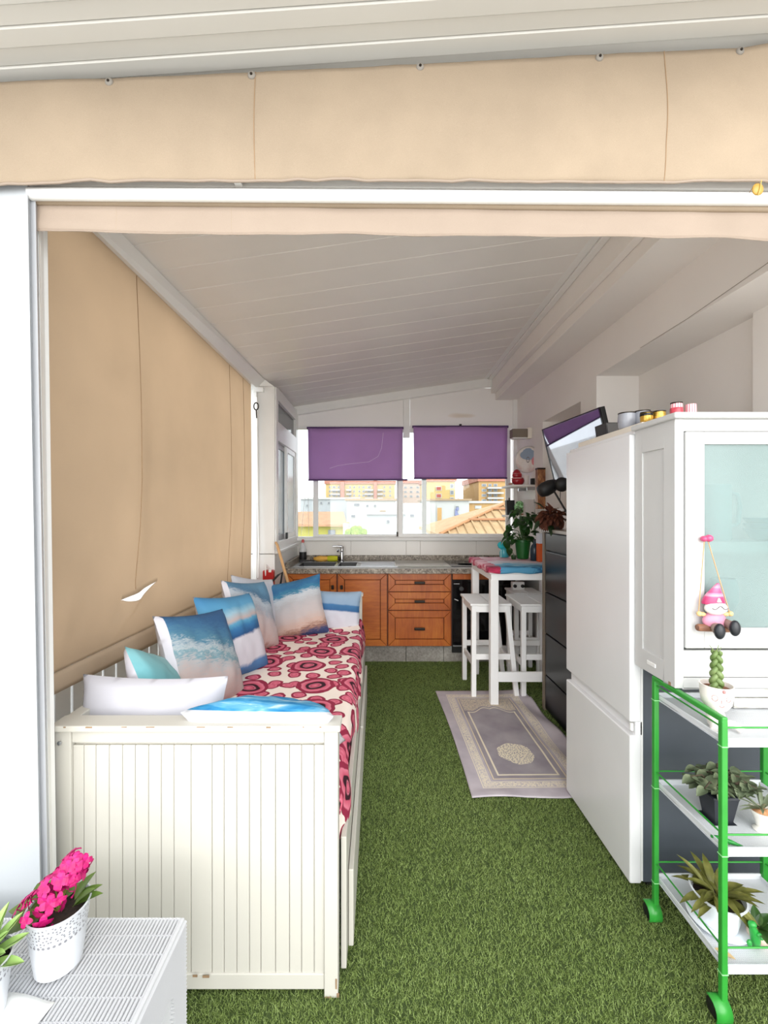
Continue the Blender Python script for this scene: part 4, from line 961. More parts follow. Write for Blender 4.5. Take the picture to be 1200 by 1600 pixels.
obj('soil', MB().lathe([(.057,.112),(.03,.117),(.002,.118)], 24, cap=(False,True)), soil, kl, smooth=60)
stem_m = plain('olive_stem', (122,118,52), .6)
lm1 = leaf_mat('kalanchoe_leaf', (70,96,38), (98,124,52), (128,146,74))
lk = [leaf_mesh('leaf', .075, .055, lm1, .25, .12, .75), leaf_mesh('leaf', .06, .03, lm1, .15, .2, .7)]
sp = []
for a, el, big in ((3.25,.30,0),(3.8,.2,0),(2.6,.4,0),(.45,.55,1),(.15,.8,1),(.8,.9,1),(1.6,.3,0),(.3,.35,1),(3.5,-.1,0)):
    d = Vector((math.cos(a)*math.cos(el), math.sin(a)*math.cos(el), math.sin(el))); sp.append(((.03*math.cos(a), .03*math.sin(a), .122), d, Vector((-d.x*d.z, -d.y*d.z, 1))))
for c, d, up in sp:
    inst('leaf', lk[0] if abs(d.x) > .6 and d.x < 0 else lk[1], kl, frame_mat(c, d, up))
mag = Mat('magenta_petal', S(186,8,100), .55); mag.coord(); mag.color(mag.ramp(mag.noise(60,2), [(.3,S(168,4,84)),(.7,S(200,18,120))])); mag.translucent(.15, S(200,14,120))
def blossom():
    mb = MB()
    for k in range(4):
        a = k*PI/2+.2
        for (s0, s1, w0, w1, z0, z1) in ((0,.008,.0025,.0068,.0,.0025),(.008,.0145,.0068,.0055,.0025,.001),(.0145,.0175,.0055,.0015,.001,-.002)):
            ca, sa = math.cos(a), math.sin(a); q = []
            for s_, w_, z_ in ((s0,-w0,z0),(s0,w0,z0),(s1,w1,z1),(s1,-w1,z1)): q.append((s_*ca-w_*sa, s_*sa+w_*ca, z_))
            mb.add(q, [(0,1,2,3)])
    mb.tube([(0,0,-.012),(0,0,.0)], .0012, 5)
    me = mb.mesh('blossom', 180, fix=False); me.materials.append(mag.m); return me
bme = blossom()
A, B = Vector((-.024,-.030,.138)), Vector((.034,.020,.218))
hub = [Vector((-.01,-.005,.16)), Vector((.008,.02,.2)), Vector((0,0,.118))]
for k in range(70):
    t_ = R.random(); c = A.lerp(B, t_); rad = .040*(1-.40*t_)
    d = Vector((R.gauss(0,1), R.gauss(0,1)-.3, R.gauss(0,1)+.2)).normalized(); c = c+Vector((d.x*rad*1.15, d.y*rad, d.z*rad*.9))
    M = frame_mat(c, d.cross(Vector((.3,.2,1))).normalized(), d+Vector((0,-.5,.25))); inst('blossom', bme, kl, M @ Matrix.Scale(R.uniform(.85,1.15), 4))
sm = MB()
for t_ in (0,.2,.4,.6,.8,1): sm.tube([(0,0,.115),(A.lerp(B,t_)*.5+Vector((0,0,.07)))[:], A.lerp(B,t_)[:]], .0018, 6)
obj('stem', sm, stem_m, kl, smooth=60, kind='stuff')
# succulent at the left edge
sc2 = thing('succulent_pot', 'pale green succulent in a white lace pot at the front edge of the white table', 'plant', (-.803, .893, TZ+.006))
obj('pot', MB().lathe([(.036,0),(.041,.002),(.052,.112),(.054,.114),(.050,.114),(.048,.1)], 36, cap=(True,False)), lace.m, sc2, smooth=40)
obj('soil', MB().lathe([(.048,.095),(.002,.1)], 20, cap=(False,True)), soil, sc2)
ls = leaf_mat('succulent_leaf', (132,166,88), (158,190,112), (186,210,144), .5)
lsm = [leaf_mesh('leaf', .075, .024, ls, .1, .25, .8, thick=.005), leaf_mesh('leaf', .055, .022, ls, .25, .2, .8, thick=.005)]
spots = []
for k in range(26):
    a = k*2.4; el = .25+.045*k*.9; d = Vector((math.cos(a)*math.cos(el), math.sin(a)*math.cos(el), math.sin(el))); spots.append((Vector((.015*math.cos(a), .015*math.sin(a), .10+.0012*k)), d, Vector((-d.x, -d.y, .6))))
place_leaves(sc2, lsm, spots)
# the woven plastic table
wv = plain('white_plastic_weave', (190, 191, 194), .45, var=.015)
rt = thing('woven_table', 'low white woven plastic table in the lower left corner', 'table', (-.80, .82, 0))
tx0, tx1, ty0, ty1 = -1.12, -.487, .50, 1.116
wobj('top_core', MB().box(tx0,tx1-.006,ty0,ty1-.002,TZ-.02,TZ-.0055), plain('weave_shade',(172,172,175),.7), rt)
m = MB(); row = 0; y = ty1
while y > ty0+.02:
    k = 0; x = tx0+.002+(.0093 if row % 2 else 0)
    while x < tx1-.008:
        w_ = .0080; yy = y-(.0 if k % 2 else .0006); l_ = .0455 if k % 2 else .0435
        m.prism([(x,TZ-.006),(x+.0012,TZ-.001),(x+w_*.5,TZ+.0012),(x+w_-.0012,TZ-.001),(x+w_,TZ-.006)], 'y', yy-l_, yy)
        x += .0093 if k % 2 else .0083; k += 1
    m.box(tx0, tx1-.001, y-.0458, y-.0436, TZ-.006, TZ-.0012)
    y -= .0455; row += 1
wobj('woven_top', m, wv, rt, kind='stuff')
wobj('top_edge', MB().box(tx1-.009,tx1,ty0,ty1,TZ-.014,TZ+.0008).box(tx0,tx1-.009,ty1-.003,ty1+.001,TZ-.014,TZ), wv, rt, bevel=.002)
def side_ribs(x, ya, yb, za, zb, out):
    m = MB(); z = zb
    while z > za+.004:
        m.prism([(x-.006*out,z-.0088),(x,z-.0075),(x+.006*out,z-.0045),(x,z-.0015),(x-.006*out,z)], 'y', ya+.002*math.sin(z*90), yb) if True else 0
        z -= .0095
    return m
for x, o_ in ((tx1, 1), (tx0, -1)):
    wobj('side_apron', side_ribs(x, ty0, ty1, TZ-.12, TZ-.004, o_), wv, rt, kind='stuff')
for x in (tx0, tx1-.05):
    for y in (ty0, ty1-.07):
        m = side_ribs(x+.05, y, y+.07, .0, TZ-.12, 1); m.box(x, x+.046, y, y+.068, 0, TZ-.02); wobj('leg', m, wv, rt)
wobj('end_apron', MB().box(tx0,tx1-.004,ty1-.014,ty1-.002,TZ-.12,TZ-.004).box(tx0,tx1-.004,ty0+.002,ty0+.014,TZ-.12,TZ-.004), wv, rt)
pp = obj('paper_sheet', MB().grid(8, 8, lambda u, v: (-.055+.11*u, -.05+.10*v, .004+.003*math.sin(u*5)*v)), white_lacquer, smooth=180, fix=False, solid=.001)
pp.location = (-.735,.880,TZ+.002); pp.rotation_euler = (0,0,-.15); tag(pp, 'thin white paper sheet lying on the woven table beside the succulent', 'paper')

# ------------------------------------------------------------------ trolley contents
# face planter with a braided plant, top tray
fp = thing('face_planter', 'white seated face planter with a braided green stem on the top trolley tray', 'planter', (1.068, 1.392, .80), -.32)
cer = plain('white_ceramic', (238, 231, 226), .38, var=.03)
pk = plain('pink_line', (178,124,122), .5)
def hd(d): return 1+.04*d.z-.02*abs(d.x)
obj('head', MB().lathe([(.012,.050),(.028,.056),(.040,.075),(.044,.10),(.0445,.128),(.046,.132),(.0425,.132),(.040,.118)], 32, cap=(True,False)), cer, fp, smooth=50)
obj('body', MB().ball((0,.006,.026), (.026,.024,.034), 20, 12).tube([(-.016,-.008,.014),(-.022,-.038,.022),(-.024,-.056,.010)], [.012,.010,.011], 12).tube([(.016,-.008,.014),(.034,-.030,.024),(.052,-.038,.010)], [.012,.010,.011], 12), cer, fp, smooth=60)
obj('soil', MB().lathe([(.041,.118),(.002,.121)], 20, cap=(False,True)), plain('brown_soil',(134,88,62),.9,var=.3,vs=60), fp)
def facepts(pts):                                   # points on the head: angle from the front, height
    out = []
    for a, z in pts:
        r = .0405+(.004*(z-.075)/.025 if z < .1 else .004)+.0004; out.append((r*math.sin(a), -r*math.cos(a), z))
    return out
for s_ in (-.42, .42):
    obj('eye_line', MB().tube(facepts([(s_+.16*math.cos(t*PI/8), .100-.008*math.sin(t*PI/8)) for t in range(9)]), .0008, 5), pk, fp, smooth=60)
    obj('brow_line', MB().tube(facepts([(s_+.17*math.cos(t*PI/8), .102+.008*math.sin(t*PI/8)) for t in range(9)]), .0007, 5), pk, fp, smooth=60)
obj('mouth_line', MB().tube(facepts([(-.16+.04*t, .080-.006*math.sin(t*PI/8)) for t in range(9)]), .0009, 5), pk, fp, smooth=60)
obj('nose_line', MB().tube(facepts([(-.03,.098),(-.05,.088),(0,.086),(.04,.088)]), .0007, 5), pk, fp, smooth=60)
obj('brow_mark', MB().ball(facepts([(.1,.124)])[0], (.005,.003,.006), 10, 8), pk, fp, smooth=180)
gs = leaf_mat('snake_stem', (74,96,48), (104,128,70), (146,162,110))
for k in range(3):
    pts = []; rs = []
    for i in range(57):
        t_ = i/56; a = k*2*PI/3+t_*2*PI*1.75
        pts.append((.0125*(1-.25*t_)*math.sin(a), .0062*math.sin(2*a), .112+.128*t_)); rs.append(.0088*(1-.25*t_) if t_ < .93 else .0066*(1-(t_-.93)/.07)+.0012)
    e = Vector(pts[-1]); pts.append((e.x*2.0, e.y*2, e.z+.012)); rs.append(.0008)
    obj('braided_stem', MB().tube(pts, rs, 10), gs, fp, smooth=180)

# jade plant in a black pot, middle tray
jp = thing('jade_plant', 'dusty green leafy plant in a black plastic pot on the middle trolley tray', 'plant', (1.100, 1.43, .483))
obj('pot', MB().prism([(-.036,-.036),(.036,-.036),(.036,.036),(-.036,.036)], 'z', 0, .001).hexa([(-.028,-.028,0),(.028,-.028,0),(.028,.028,0),(-.028,.028,0),(-.040,-.040,.085),(.040,-.040,.085),(.040,.040,.085),(-.040,.040,.085)]), pot_black, jp, bevel=.008, seg=3)
obj('rim', MB().hexa([(-.042,-.042,.078),(.042,-.042,.078),(.042,.042,.078),(-.042,.042,.078),(-.043,-.043,.090),(.043,-.043,.090),(.043,.043,.090),(-.043,.043,.090)]), pot_black, jp, bevel=.008, seg=3)
lj = leaf_mat('dusty_leaf', (66,78,58), (100,112,84), (150,156,124), .5, 20)
ljm = [leaf_mesh('leaf', .050, .034, lj, .25, .18, .8, thick=.0035), leaf_mesh('leaf', .042, .028, lj, .4, .2, .85, thick=.0035), leaf_mesh('leaf', .028, .014, lj, .2, .2, .8, thick=.003)]
spots = []; sm = MB()
for k in range(24):
    a = R.uniform(0, 2*PI); ln = R.uniform(.04,.105); el = R.uniform(.1,1.2)
    d = Vector((math.cos(a)*math.cos(el)*1.2, math.sin(a)*math.cos(el)*.7, math.sin(el)*.75)); e = Vector((0,0,.10))+d*ln
    if k < 4: e = Vector((.075+.012*k, -.02, .09+.006*k)); d = Vector((.9,-.1,.1))
    sm.tube([(0,0,.095),tuple(Vector((0,0,.10))*.4+e*.6+Vector((0,0,.02))),tuple(e)], .0022, 5)
    for j in range(9):
        b = j*2.3; q = .35+.65*j/8; c = Vector((0,0,.10)).lerp(e, q); dd = (d*.5+Vector((math.cos(b), math.sin(b), R.uniform(-.5,.6)))).normalized(); spots.append((c, dd, Vector((R.uniform(-.3,.3),-.2,1))))
place_leaves(jp, ljm, spots); obj('stem', sm, plain('brown_stem',(70,58,44),.8), jp, smooth=60, kind='stuff')
# small white ceramic pot at the right on the middle tray
wp = thing('pedestal_pot', 'small white and pale green pedestal pot at the right edge of the middle tray', 'planter', (1.196, 1.375, .483))
obj('pot', MB().lathe([(.022,0),(.024,.004),(.014,.014),(.018,.028),(.026,.05),(.033,.060),(.034,.064),(.030,.064),(.024,.05)], 28, cap=(True,False)), plain('cream_ceramic',(240,236,226),.3), wp, smooth=60)
obj('soil', MB().lathe([(.029,.058),(.012,.066),(.002,.067)], 16, cap=(False,True)), plain('clay_beads',(206,150,106),.8,var=.3,vs=90), wp)
gl_ = leaf_mat('grey_blade', (92,104,84),(126,136,108),(160,166,140))
lg_ = [leaf_mesh('leaf', .085, .010, gl_, .35, .1, .9)]
place_leaves(wp, lg_, [(Vector((0,0,.063)), Vector((math.cos(a), math.sin(a)*.6, R.uniform(.3,1.2))), Vector((0,0,1))) for a in [R.uniform(0,6.28) for _ in range(16)]])
lz = thing('lizard_clip', 'small bright green lizard shaped clip at the left front edge of the middle tray', 'figurine', (1.035, 1.325, .486))
lzm = plain('bright_green_plastic', (40,150,60), .35)
obj('body', MB().tube([(-.022,.018,.003),(-.010,.008,.006),(.004,-.002,.007),(.018,-.012,.006),(.030,-.018,.004),(.044,-.020,.002)], [.004,.0055,.006,.006,.004,.001], 10), lzm, lz, smooth=180)
for p in ((-.008,.016,.004,.008,.012),(.012,-.016,.004,-.006,-.010)):
    obj('foot', MB().tube([(p[0],p[1]*.3,.005),(p[0]+p[3]*.6,p[1],.002)], [.003,.002], 6), lzm, lz, smooth=60)
# bottom tray: white bowl on a saucer
op = thing('strap_leaf_plant', 'olive strap-leaved plant in a white bowl on a saucer on the bottom tray', 'plant', (1.105, 1.435, .142))
obj('saucer', MB().lathe([(.050,0),(.056,.001),(.085,.012),(.087,.016),(.082,.016),(.055,.006),(.002,.005)], 40, sx=.98, sy=1.05), pot_white, op, smooth=40)
obj('pot', MB().lathe([(.050,.006),(.054,.008),(.066,.075),(.078,.094),(.080,.098),(.074,.098),(.066,.08)], 40, sx=.95, sy=1.05, cap=(True,False)), pot_white, op, smooth=40)
obj('soil', MB().lathe([(.066,.082),(.002,.088)], 24, cap=(False,True)), soil, op)
lo = leaf_mat('olive_strap_leaf', (74,74,30), (104,106,46), (148,144,82), .5, 18)
lom = [leaf_mesh('leaf', .095, .026, lo, .55, .2, 1.15), leaf_mesh('leaf', .115, .024, lo, .3, .25, 1.1), leaf_mesh('leaf', .08, .030, lo, .7, .2, 1.2)]
spots = []
for k in range(34):
    a = k*2.4+R.uniform(-.3,.3); el = R.uniform(.1,1.15); d = Vector((math.cos(a)*math.cos(el), math.sin(a)*math.cos(el)*.8, math.sin(el)))
    spots.append((Vector((.03*math.cos(a)*R.random(), .03*math.sin(a)*R.random(), .085)), d, Vector((-d.x*.3,-d.y*.3,1))))
place_leaves(op, lom, spots)
gf = thing('green_figure', 'shiny green animal shaped plastic figure against the white bowl on the bottom tray', 'figurine', (1.152, 1.352, .146))
obj('body', MB().tube([(.006,0,.0),(.005,0,.020),(.001,0,.042),(-.006,0,.060),(-.009,0,.070)], [.010,.013,.0125,.0095,.006], 14), lzm, gf, smooth=180)
obj('head', MB().ball((-.008,-.004,.070), (.012,.010,.009), 14, 10), lzm, gf, smooth=180)
for (x, y, z, dx) in ((.002,-.012,.045,.006),(.016,-.004,.028,.006),(-.014,-.004,.012,-.006)):
    obj('limb', MB().ball((x+dx*.5, y, z), (.008,.006,.011 if dx < 0 else .006), 12, 8), lzm, gf, smooth=180)
dl_ = leaf_mesh('dry_leaf', .052, .020, leaf_mat('dry_leaf', (206,170,120),(226,196,146),(236,212,170)), .08, .12, .9)
do = bpy.data.objects.new('fallen_leaf', dl_); C.objects.link(do); do.matrix_world = frame_mat((1.025,1.345,.146), (1,-.75,.02), (0,0,1)); tag(do, 'dry tan leaf fallen on the front of the bottom tray', 'leaf')
ps = thing('small_succulent', 'small plant with broad dark green leaves at the right edge of the bottom tray', 'plant', (1.185, 1.375, .142))
obj('pot', MB().lathe([(.014,0),(.026,.006),(.031,.024),(.027,.04),(.024,.04)], 24), plain('shell_pot',(224,200,180),.5,var=.1), ps, smooth=60)
ld = leaf_mat('dark_broad_leaf', (36,62,28), (58,92,40), (112,138,70), .35)
ldm = [leaf_mesh('leaf', .07, .034, ld, .3, .2, .8), leaf_mesh('leaf', .06, .03, ld, .15, .25, .8)]
place_leaves(ps, ldm, [(Vector((0,0,.038)), Vector((math.cos(a)*.8, math.sin(a)*.6, e_)), Vector((0,0,1))) for a, e_ in ((3.0,1.0),(2.6,.3),(4.4,.3),(1.2,.6),(5.3,.4),(.3,.7),(3.7,.8))])

# gnome on a swing hanging from the cabinet knob -------------------------------
gx, gy, gz = 1.0835, 1.448, 1.083
gn = thing('gnome_swing', 'pink hatted gnome figure sitting on a little wooden swing on the cabinet door', 'figurine', (gx, gy, gz))
kx = (1.084-gx, 1.461-gy, 1.378-gz)
p_ = .00212
cordm = plain('tan_cord', (206,160,116), .8)
for sx, tx in ((-1,-.031),(1,.070)):
    obj('swing_cord', MB().tube([(kx[0]+sx*.006,kx[1]-.004,kx[2]),(tx,0,.062)], .0016, 6), cordm, gn, smooth=60)
wdk = Mat('dark_log', rough=.6); wdk.coord(scale=(2,9,9)); q1 = wdk.noise(9, 4); wdk.color(wdk.ramp(q1, [(.3,S(92,58,44)),(.6,S(142,96,70)),(.8,S(176,126,92))]))
obj('swing_seat', MB().tube([(-.036,0,.012),(-.03,0,.012),(.09,0,.006),(.094,0,.006)], [.010,.012,.011,.009], 14), wdk.m, gn, smooth=50)
pkb = plain('pink_cloth_glaze', (206,138,162), .45, var=.1, vs=50)
obj('body', MB().ball((.022,.002,.036), (.038,.020,.034), 20, 14, fn=lambda d: 1-.12*max(0,d.z)), pkb, gn, smooth=180)
hat = MB()
prof = [(.0365,.090),(.037,.096),(.033,.108),(.026,.122),(.017,.136),(.010,.148),(.005,.156),(.001,.158)]
hat.lathe([(r, 0) for r, z in prof], 24)
for i, (r, z) in enumerate(prof):
    for k in range(24):
        v = hat.v[i*24+k]; t_ = (z-.09)/.068; hat.v[i*24+k] = (v[0]*.98+.017+.016*t_*t_, v[1]*.6, z)
hm = Mat('pink_striped_hat', rough=.35); hm.coord(); x, y, z = hm.xyz(); hm.color(hm.ramp(((z-.09)/.068), [(0,S(176,40,92)),(.35,S(186,60,110)),(.42,S(214,150,172)),(.52,S(204,116,148)),(.56,S(186,70,118)),(.75,S(200,98,138)),(.8,S(212,142,164)),(1,S(194,82,126))]))
obj('hat', hat, hm.m, gn, smooth=50)
obj('hat_mark', MB().prism([(.012,.100),(.025,.100),(.0185,.113)], 'y', -.026, -.018), white_lacquer, gn)
obj('beard', MB().ball((.018,-.010,.078), (.036,.020,.0225), 24, 14), plain('white_beard',(222,220,218),.5), gn, smooth=180)
obj('moustache', MB().tube([(.018+.026*t, -.0295-.001*(1-abs(t)), .084+.004*math.cos(t*5.2)-.0045*abs(t)) for t in [k/8-1 for k in range(17)]], .0015, 6), plain('grey_line',(120,110,112),.6), gn, smooth=60)
tanb = plain('tan_wood_ball', (226,184,128), .5)
for x in (-.031, .071): obj('hand', MB().ball((x,-.003,.058), (.0085,.008,.0085), 14, 10).ball((x-.012*(1 if x > 0 else -1),.0,.056), (.012,.007,.007), 12, 8), tanb, gn, smooth=180)
boot = plain('black_boot', (26,28,34), .35); leg_m = plain('taupe_leg', (136,116,108), .6)
for x, z in ((.007,.010),(.056,.020)):
    obj('leg', MB().tube([(x+(.012 if x < .03 else -.006),-.005,z+.012),(x,-.024,z+.006),(x,-.034,z)], [.012,.0135,.015], 14), leg_m, gn, smooth=180)
    obj('boot', MB().ball((x,-.040,z), (.0165,.013,.0255), 18, 12), boot, gn, smooth=180)

# ------------------------------------------------------------------ on top of fridge and cabinet
BT = 1.826
gc = plain('smoky_grey_glass', (150,152,160), .15, var=.06)
def cup(name, label, cat, loc, r, h, mat, bands=(), lid=None, group=None):
    t = thing(name, label, cat, loc, 0, group)
    obj('body', MB().lathe([(r*.82,0),(r*.9,.002),(r,h*.55),(r*.94,h),(r*.86,h),(r*.9,h*.5),(r*.75,.006)], 24), mat, t, smooth=50)
    for z0, z1, m_ in bands: obj('band', MB().lathe([(r*1.0,z0*h),(r*1.03,z0*h+.001),(r*1.03,z1*h-.001),(r*.98,z1*h)], 24, cap=(False,False)), m_, t, smooth=50)
    if lid is not None: obj('rim', MB().lathe([(r*.9,h),(r*.97,h+.001),(r*.97,h+.005),(r*.8,h+.005)], 24), lid, t, smooth=40)
    return t
gold = plain('gold_glaze', (206,166,76), .25, .7, var=.15, vs=60)
pinks = Mat('pink_stripes', rough=.3); pinks.coord(); x, y, z = pinks.xyz(); an = y.op('ARCTAN2', x)
pinks.color(pinks.ramp((an*14).sin()*.5+.5, [(.3,S(206,120,130)),(.6,S(240,206,208))]))
redp = plain('red_pink_print', (190,70,84), .3, var=.3, vs=80)
cup('grey_cup', 'left smoky grey cup with a dark rim on the fridge board', 'cup', (1.062,1.88,BT), .036, .062, gc, lid=bronze)
cup('grey_cup', 'right smoky grey cup with a dark rim beside the gold cups', 'cup', (1.115,1.86,BT), .032, .066, gc, lid=bronze)
cup('gold_cup', 'small gold cup with a black band nearest the grey cups', 'cup', (1.075,1.765,BT), .024, .040, gold, bands=((.1,.9,black_gloss),) if False else ((.72,.98,black_gloss),), lid=bronze)
cup('gold_cup', 'small gold and black cup second beside the pink ones', 'cup', (1.125,1.765,BT), .025, .044, gold, bands=((.0,.3,black_gloss),), lid=bronze)
cup('pink_cup', 'small red and white printed cup on the white cabinet', 'cup', (1.083,1.60,1.806), .020, .058, pinks.m, bands=((.25,.75,redp),), lid=bronze)
cup('pink_cup', 'small pale pink striped cup at the right on the white cabinet', 'cup', (1.134,1.60,1.806), .019, .056, pinks.m)
bb = thing('black_box', 'matt black box on the fridge behind the tilted television', 'box', (1.135, 2.17, BT))
obj('case', MB().hexa([(-.03,-.05,0),(.04,-.05,0),(.04,.06,0),(-.03,.06,0),(-.04,-.05,.075),(.035,-.05,.075),(.035,.06,.075),(-.04,.06,.075)]), plain('black_case',(34,32,32),.5), bb, bevel=.003)
obj('face_plate', MB().hexa([(-.026,-.052,.006),(.036,-.052,.006),(.036,-.05,.006),(-.026,-.05,.006),(-.035,-.052,.070),(.031,-.052,.070),(.031,-.05,.070),(-.035,-.05,.070)]), plain('dark_plate',(52,48,46),.4), bb)

# ------------------------------------------------------------------ television in the recess
A_, B_, C_ = P(847,671,3.42), P(937,636,2.70), P(886,780,3.31)
ex = (B_-A_).normalized(); ez = (A_-C_); ez = (ez-ex*ez.dot(ex)).normalized(); ey = ez.cross(ex); wid = (B_-A_).length; hei = .47
tv = thing('television', 'black flat television tilted down in the wall recess above the fridge', 'television', tuple(A_))
TM = Matrix(((ex.x,ey.x,ez.x,0),(ex.y,ey.y,ez.y,0),(ex.z,ey.z,ez.z,0),(0,0,0,1)))
obj('back_case', MB().box(0,wid,0.004,.035,-hei,0,TM).box(.12,wid-.12,.03,.06,-hei+.06,-.08,TM), black_matt, tv, bevel=.003)
obj('screen', MB().box(.008,wid-.008,-.001,.005,-hei+.010,-.008,TM), plain('screen_glass',(170,170,176),.03,1), tv)
fb_ = obj('bezel', MB().box(0,wid,-.004,.004,-.008,0,TM).box(0,wid,-.004,.004,-hei,-hei+.010,TM).box(0,.008,-.004,.004,-hei+.010,-.008,TM).box(wid-.012,wid,-.004,.004,-hei+.010,-.008,TM), black_gloss, tv)
obj('wall_arm', MB().tube([tuple(TM @ Vector((wid/2,.05,-hei/2))), tuple(Vector((1.556,3.26,1.92))-A_)], .018, 10), black_matt, tv)

# black lamp with two round heads on the chest
lp = thing('twin_lamp', 'black lamp with two rounded heads on a thin rod beside the television', 'lamp', (1.36, 3.02, 1.342))
q0 = P(866, 768, 3.06)-lp.location
obj('base', MB().lathe([(.06,0),(.06,.01),(.05,.016),(.002,.018)], 24), black_matt, lp, smooth=40)
obj('rod', MB().tube([(0,0,.01),tuple(q0)], .0065, 10), black_matt, lp, smooth=60)
a0, a1 = P(845,768,3.05)-lp.location, P(868,756,3.08)-lp.location
obj('lamp_head', MB().tube([tuple(a0+(a0-a1)*.10),tuple(a0),tuple(a0.lerp(a1,.25)),tuple(a0.lerp(a1,.6)),tuple(a1),tuple(a1+(a1-a0)*.12)], [.022,.042,.051,.050,.036,.012], 20), black_matt, lp, smooth=60)
b0 = P(878,757,3.02)-lp.location
obj('lamp_head', MB().ball(tuple(b0), (.05,.045,.05), 20, 14), black_matt, lp, smooth=180)
obj('cable', MB().tube([tuple(b0+Vector((-.01,0,-.04))),tuple(b0+Vector((-.014,0,-.12)))], .0022, 6), black_matt, lp)

# ------------------------------------------------------------------ corner shelves and the things on them
sh_m = plain('white_shelf', (226,222,216), .5)
def shelf(label, z, xa, ya, yb):
    t = thing('wall_shelf', label, 'shelf', (1.55, (ya+yb)/2, z))
    hy = (yb-ya)/2
    obj('board', MB().box(xa-1.55,-.001,-hy,hy,-.02,0), sh_m, t, bevel=.002)
    obj('bracket', MB().box(-.08,-.001,-hy+.04,-hy+.055,-.05,-.02).box(-.08,-.001,hy-.055,hy-.04,-.05,-.02), steel, t)
    return t
shelf('upper small white corner shelf right of the kitchen window', 1.728, 1.31, 4.30, 4.66)
shelf('lower small white corner shelf right of the kitchen window', 1.430, 1.31, 4.34, 4.66)
wl = thing('wall_lamp', 'taupe box wall lamp above the plate in the right corner', 'lamp', (1.55, 4.52, 2.25))
obj('shade', MB().box(-.20,-.045,-.10,.0,-.04,.045), gb_m, wl, bevel=.004)
obj('diffuser', MB().box(-.19,-.055,-.09,-.01,-.052,-.04), white_lacquer, wl)
obj('wall_plate', MB().box(-.05,0,-.09,-.02,-.05,.06), plain('cream_plate',(232,226,214),.4), wl, bevel=.005)
pla = Mat('decorated_plate', rough=.25); pla.coord(); x, y, z = pla.xyz(); n_ = pla.noise(14, 3); rr = ((x*x+z*z).sqrt())/.135
cc = pla.ramp(n_+(z*.9), [(.3,S(206,178,176)),(.5,S(222,212,206)),(.62,S(226,220,216))])
bl_m = (((x*x)/(.075*.075)+((z-.055)*(z-.055))/(.055*.055)).sqrt()+(n_-.5)*.8).lt(1); cc = pla.mix(bl_m, cc, S(140,158,180))
rd_m = ((((x-.07)*(x-.07))/(.03*.03)+((z+.02)*(z+.02))/(.045*.045)).sqrt()+(n_-.5)*.6).lt(1); cc = pla.mix(rd_m, cc, S(214,130,136))
fc_ = (((x*x)/(.018*.018)+(z*z)/(.03*.03)).sqrt()); cc = pla.mix(fc_.band(.7,1), cc, S(110,106,112))
cc = pla.mix(rr.gt(.93), cc, S(196,190,186)); pla.color(cc)
pt_ = obj('plate', MB().lathe([(.002,.010),(.09,.010),(.132,0.0),(.136,-.004),(.130,.012),(.08,.022),(.002,.022)], 40, M=Matrix.Rotation(-PI/2,4,'X')), pla.m, smooth=50)
pt_.location = (1.500, 4.42, 1.985); pt_.rotation_euler = (0,0,-.80); tag(pt_, 'round decorated plate with pale blue and pink painting on the right wall', 'plate')
rf = thing('red_figurine', 'red ceramic figurine with pale bands on the upper corner shelf', 'figurine', (1.405, 4.42, 1.728))
rdm = plain('dark_red_glaze', (158,30,40), .3, var=.2, vs=30)
obj('body', MB().ball((0,0,.045), (.062,.045,.05), 20, 12, fn=lambda d: 1+.06*mnoise.noise(d*3)), rdm, rf, smooth=180)
obj('chest', MB().ball((-.008,0,.098), (.048,.038,.038), 20, 12), rdm, rf, smooth=180)
obj('hood', MB().lathe([(.040,.118),(.038,.128),(.026,.146),(.012,.158),(.002,.160)], 20, c=(-.012,0,0)), rdm, rf, smooth=60)
for z, r in ((.070,.054),(.118,.040)): obj('pale_band', MB().lathe([(r,z-.005),(r+.004,z),(r,z+.005)], 20, c=(-.010,0,0), sy=.8, cap=(False,False)), plain('pale_pink_band',(226,176,176),.5), rf, smooth=60)
sf = obj('shell', MB().ball((0,0,.012), (.022,.016,.012), 16, 10, fn=lambda d: 1+.15*math.sin(d.x*14)), plain('shell',(190,150,130),.6,var=.2,vs=80), smooth=180); sf.location = (1.325,4.40,1.728); tag(sf, 'small tan shell at the left tip of the upper corner shelf', 'shell')
wvs = obj('white_vase', MB().lathe([(.026,0),(.030,.01),(.028,.07),(.036,.10),(.033,.10),(.025,.07)], 24), cer, smooth=50); wvs.location = (1.492,4.45,1.728); tag(wvs, 'small white vase under the plate on the upper corner shelf', 'vase')
bk_ = obj('black_block', MB().box(-.016,.016,-.02,.02,0,.062), black_matt, bevel=.003); bk_.location = (1.52,4.33,1.728); tag(bk_, 'little black block at the wall end of the upper corner shelf', 'block')
bk2 = thing('black_pot', 'black flared holder on the lower corner shelf', 'holder', (1.350, 4.50, 1.430))
obj('body', MB().hexa([(-.038,-.03,0),(.034,-.03,0),(.034,.03,0),(-.038,.03,0),(-.046,-.034,.15),(.038,-.034,.15),(.038,.034,.15),(-.046,.034,.15)]), black_matt, bk2, bevel=.004)
obj('peg', MB().box(-.014,-.004,-.005,.005,.15,.175), black_matt, bk2)
gw_ = thing('green_ornament', 'green leafy wrapped ornament on the lower corner shelf', 'ornament', (1.425, 4.44, 1.430))
obj('wooden_base', MB().box(-.075,.06,-.035,.035,0,.016), plain('brown_board',(150,112,92),.6), gw_, bevel=.002)
gwm = Mat('green_wrap', rough=.4); gwm.coord(); q1 = gwm.noise(38, 3, rough=.7); gwm.color(gwm.ramp(q1, [(.38,S(52,66,44)),(.47,S(96,140,78)),(.56,S(150,214,150)),(.7,S(214,232,206))]))
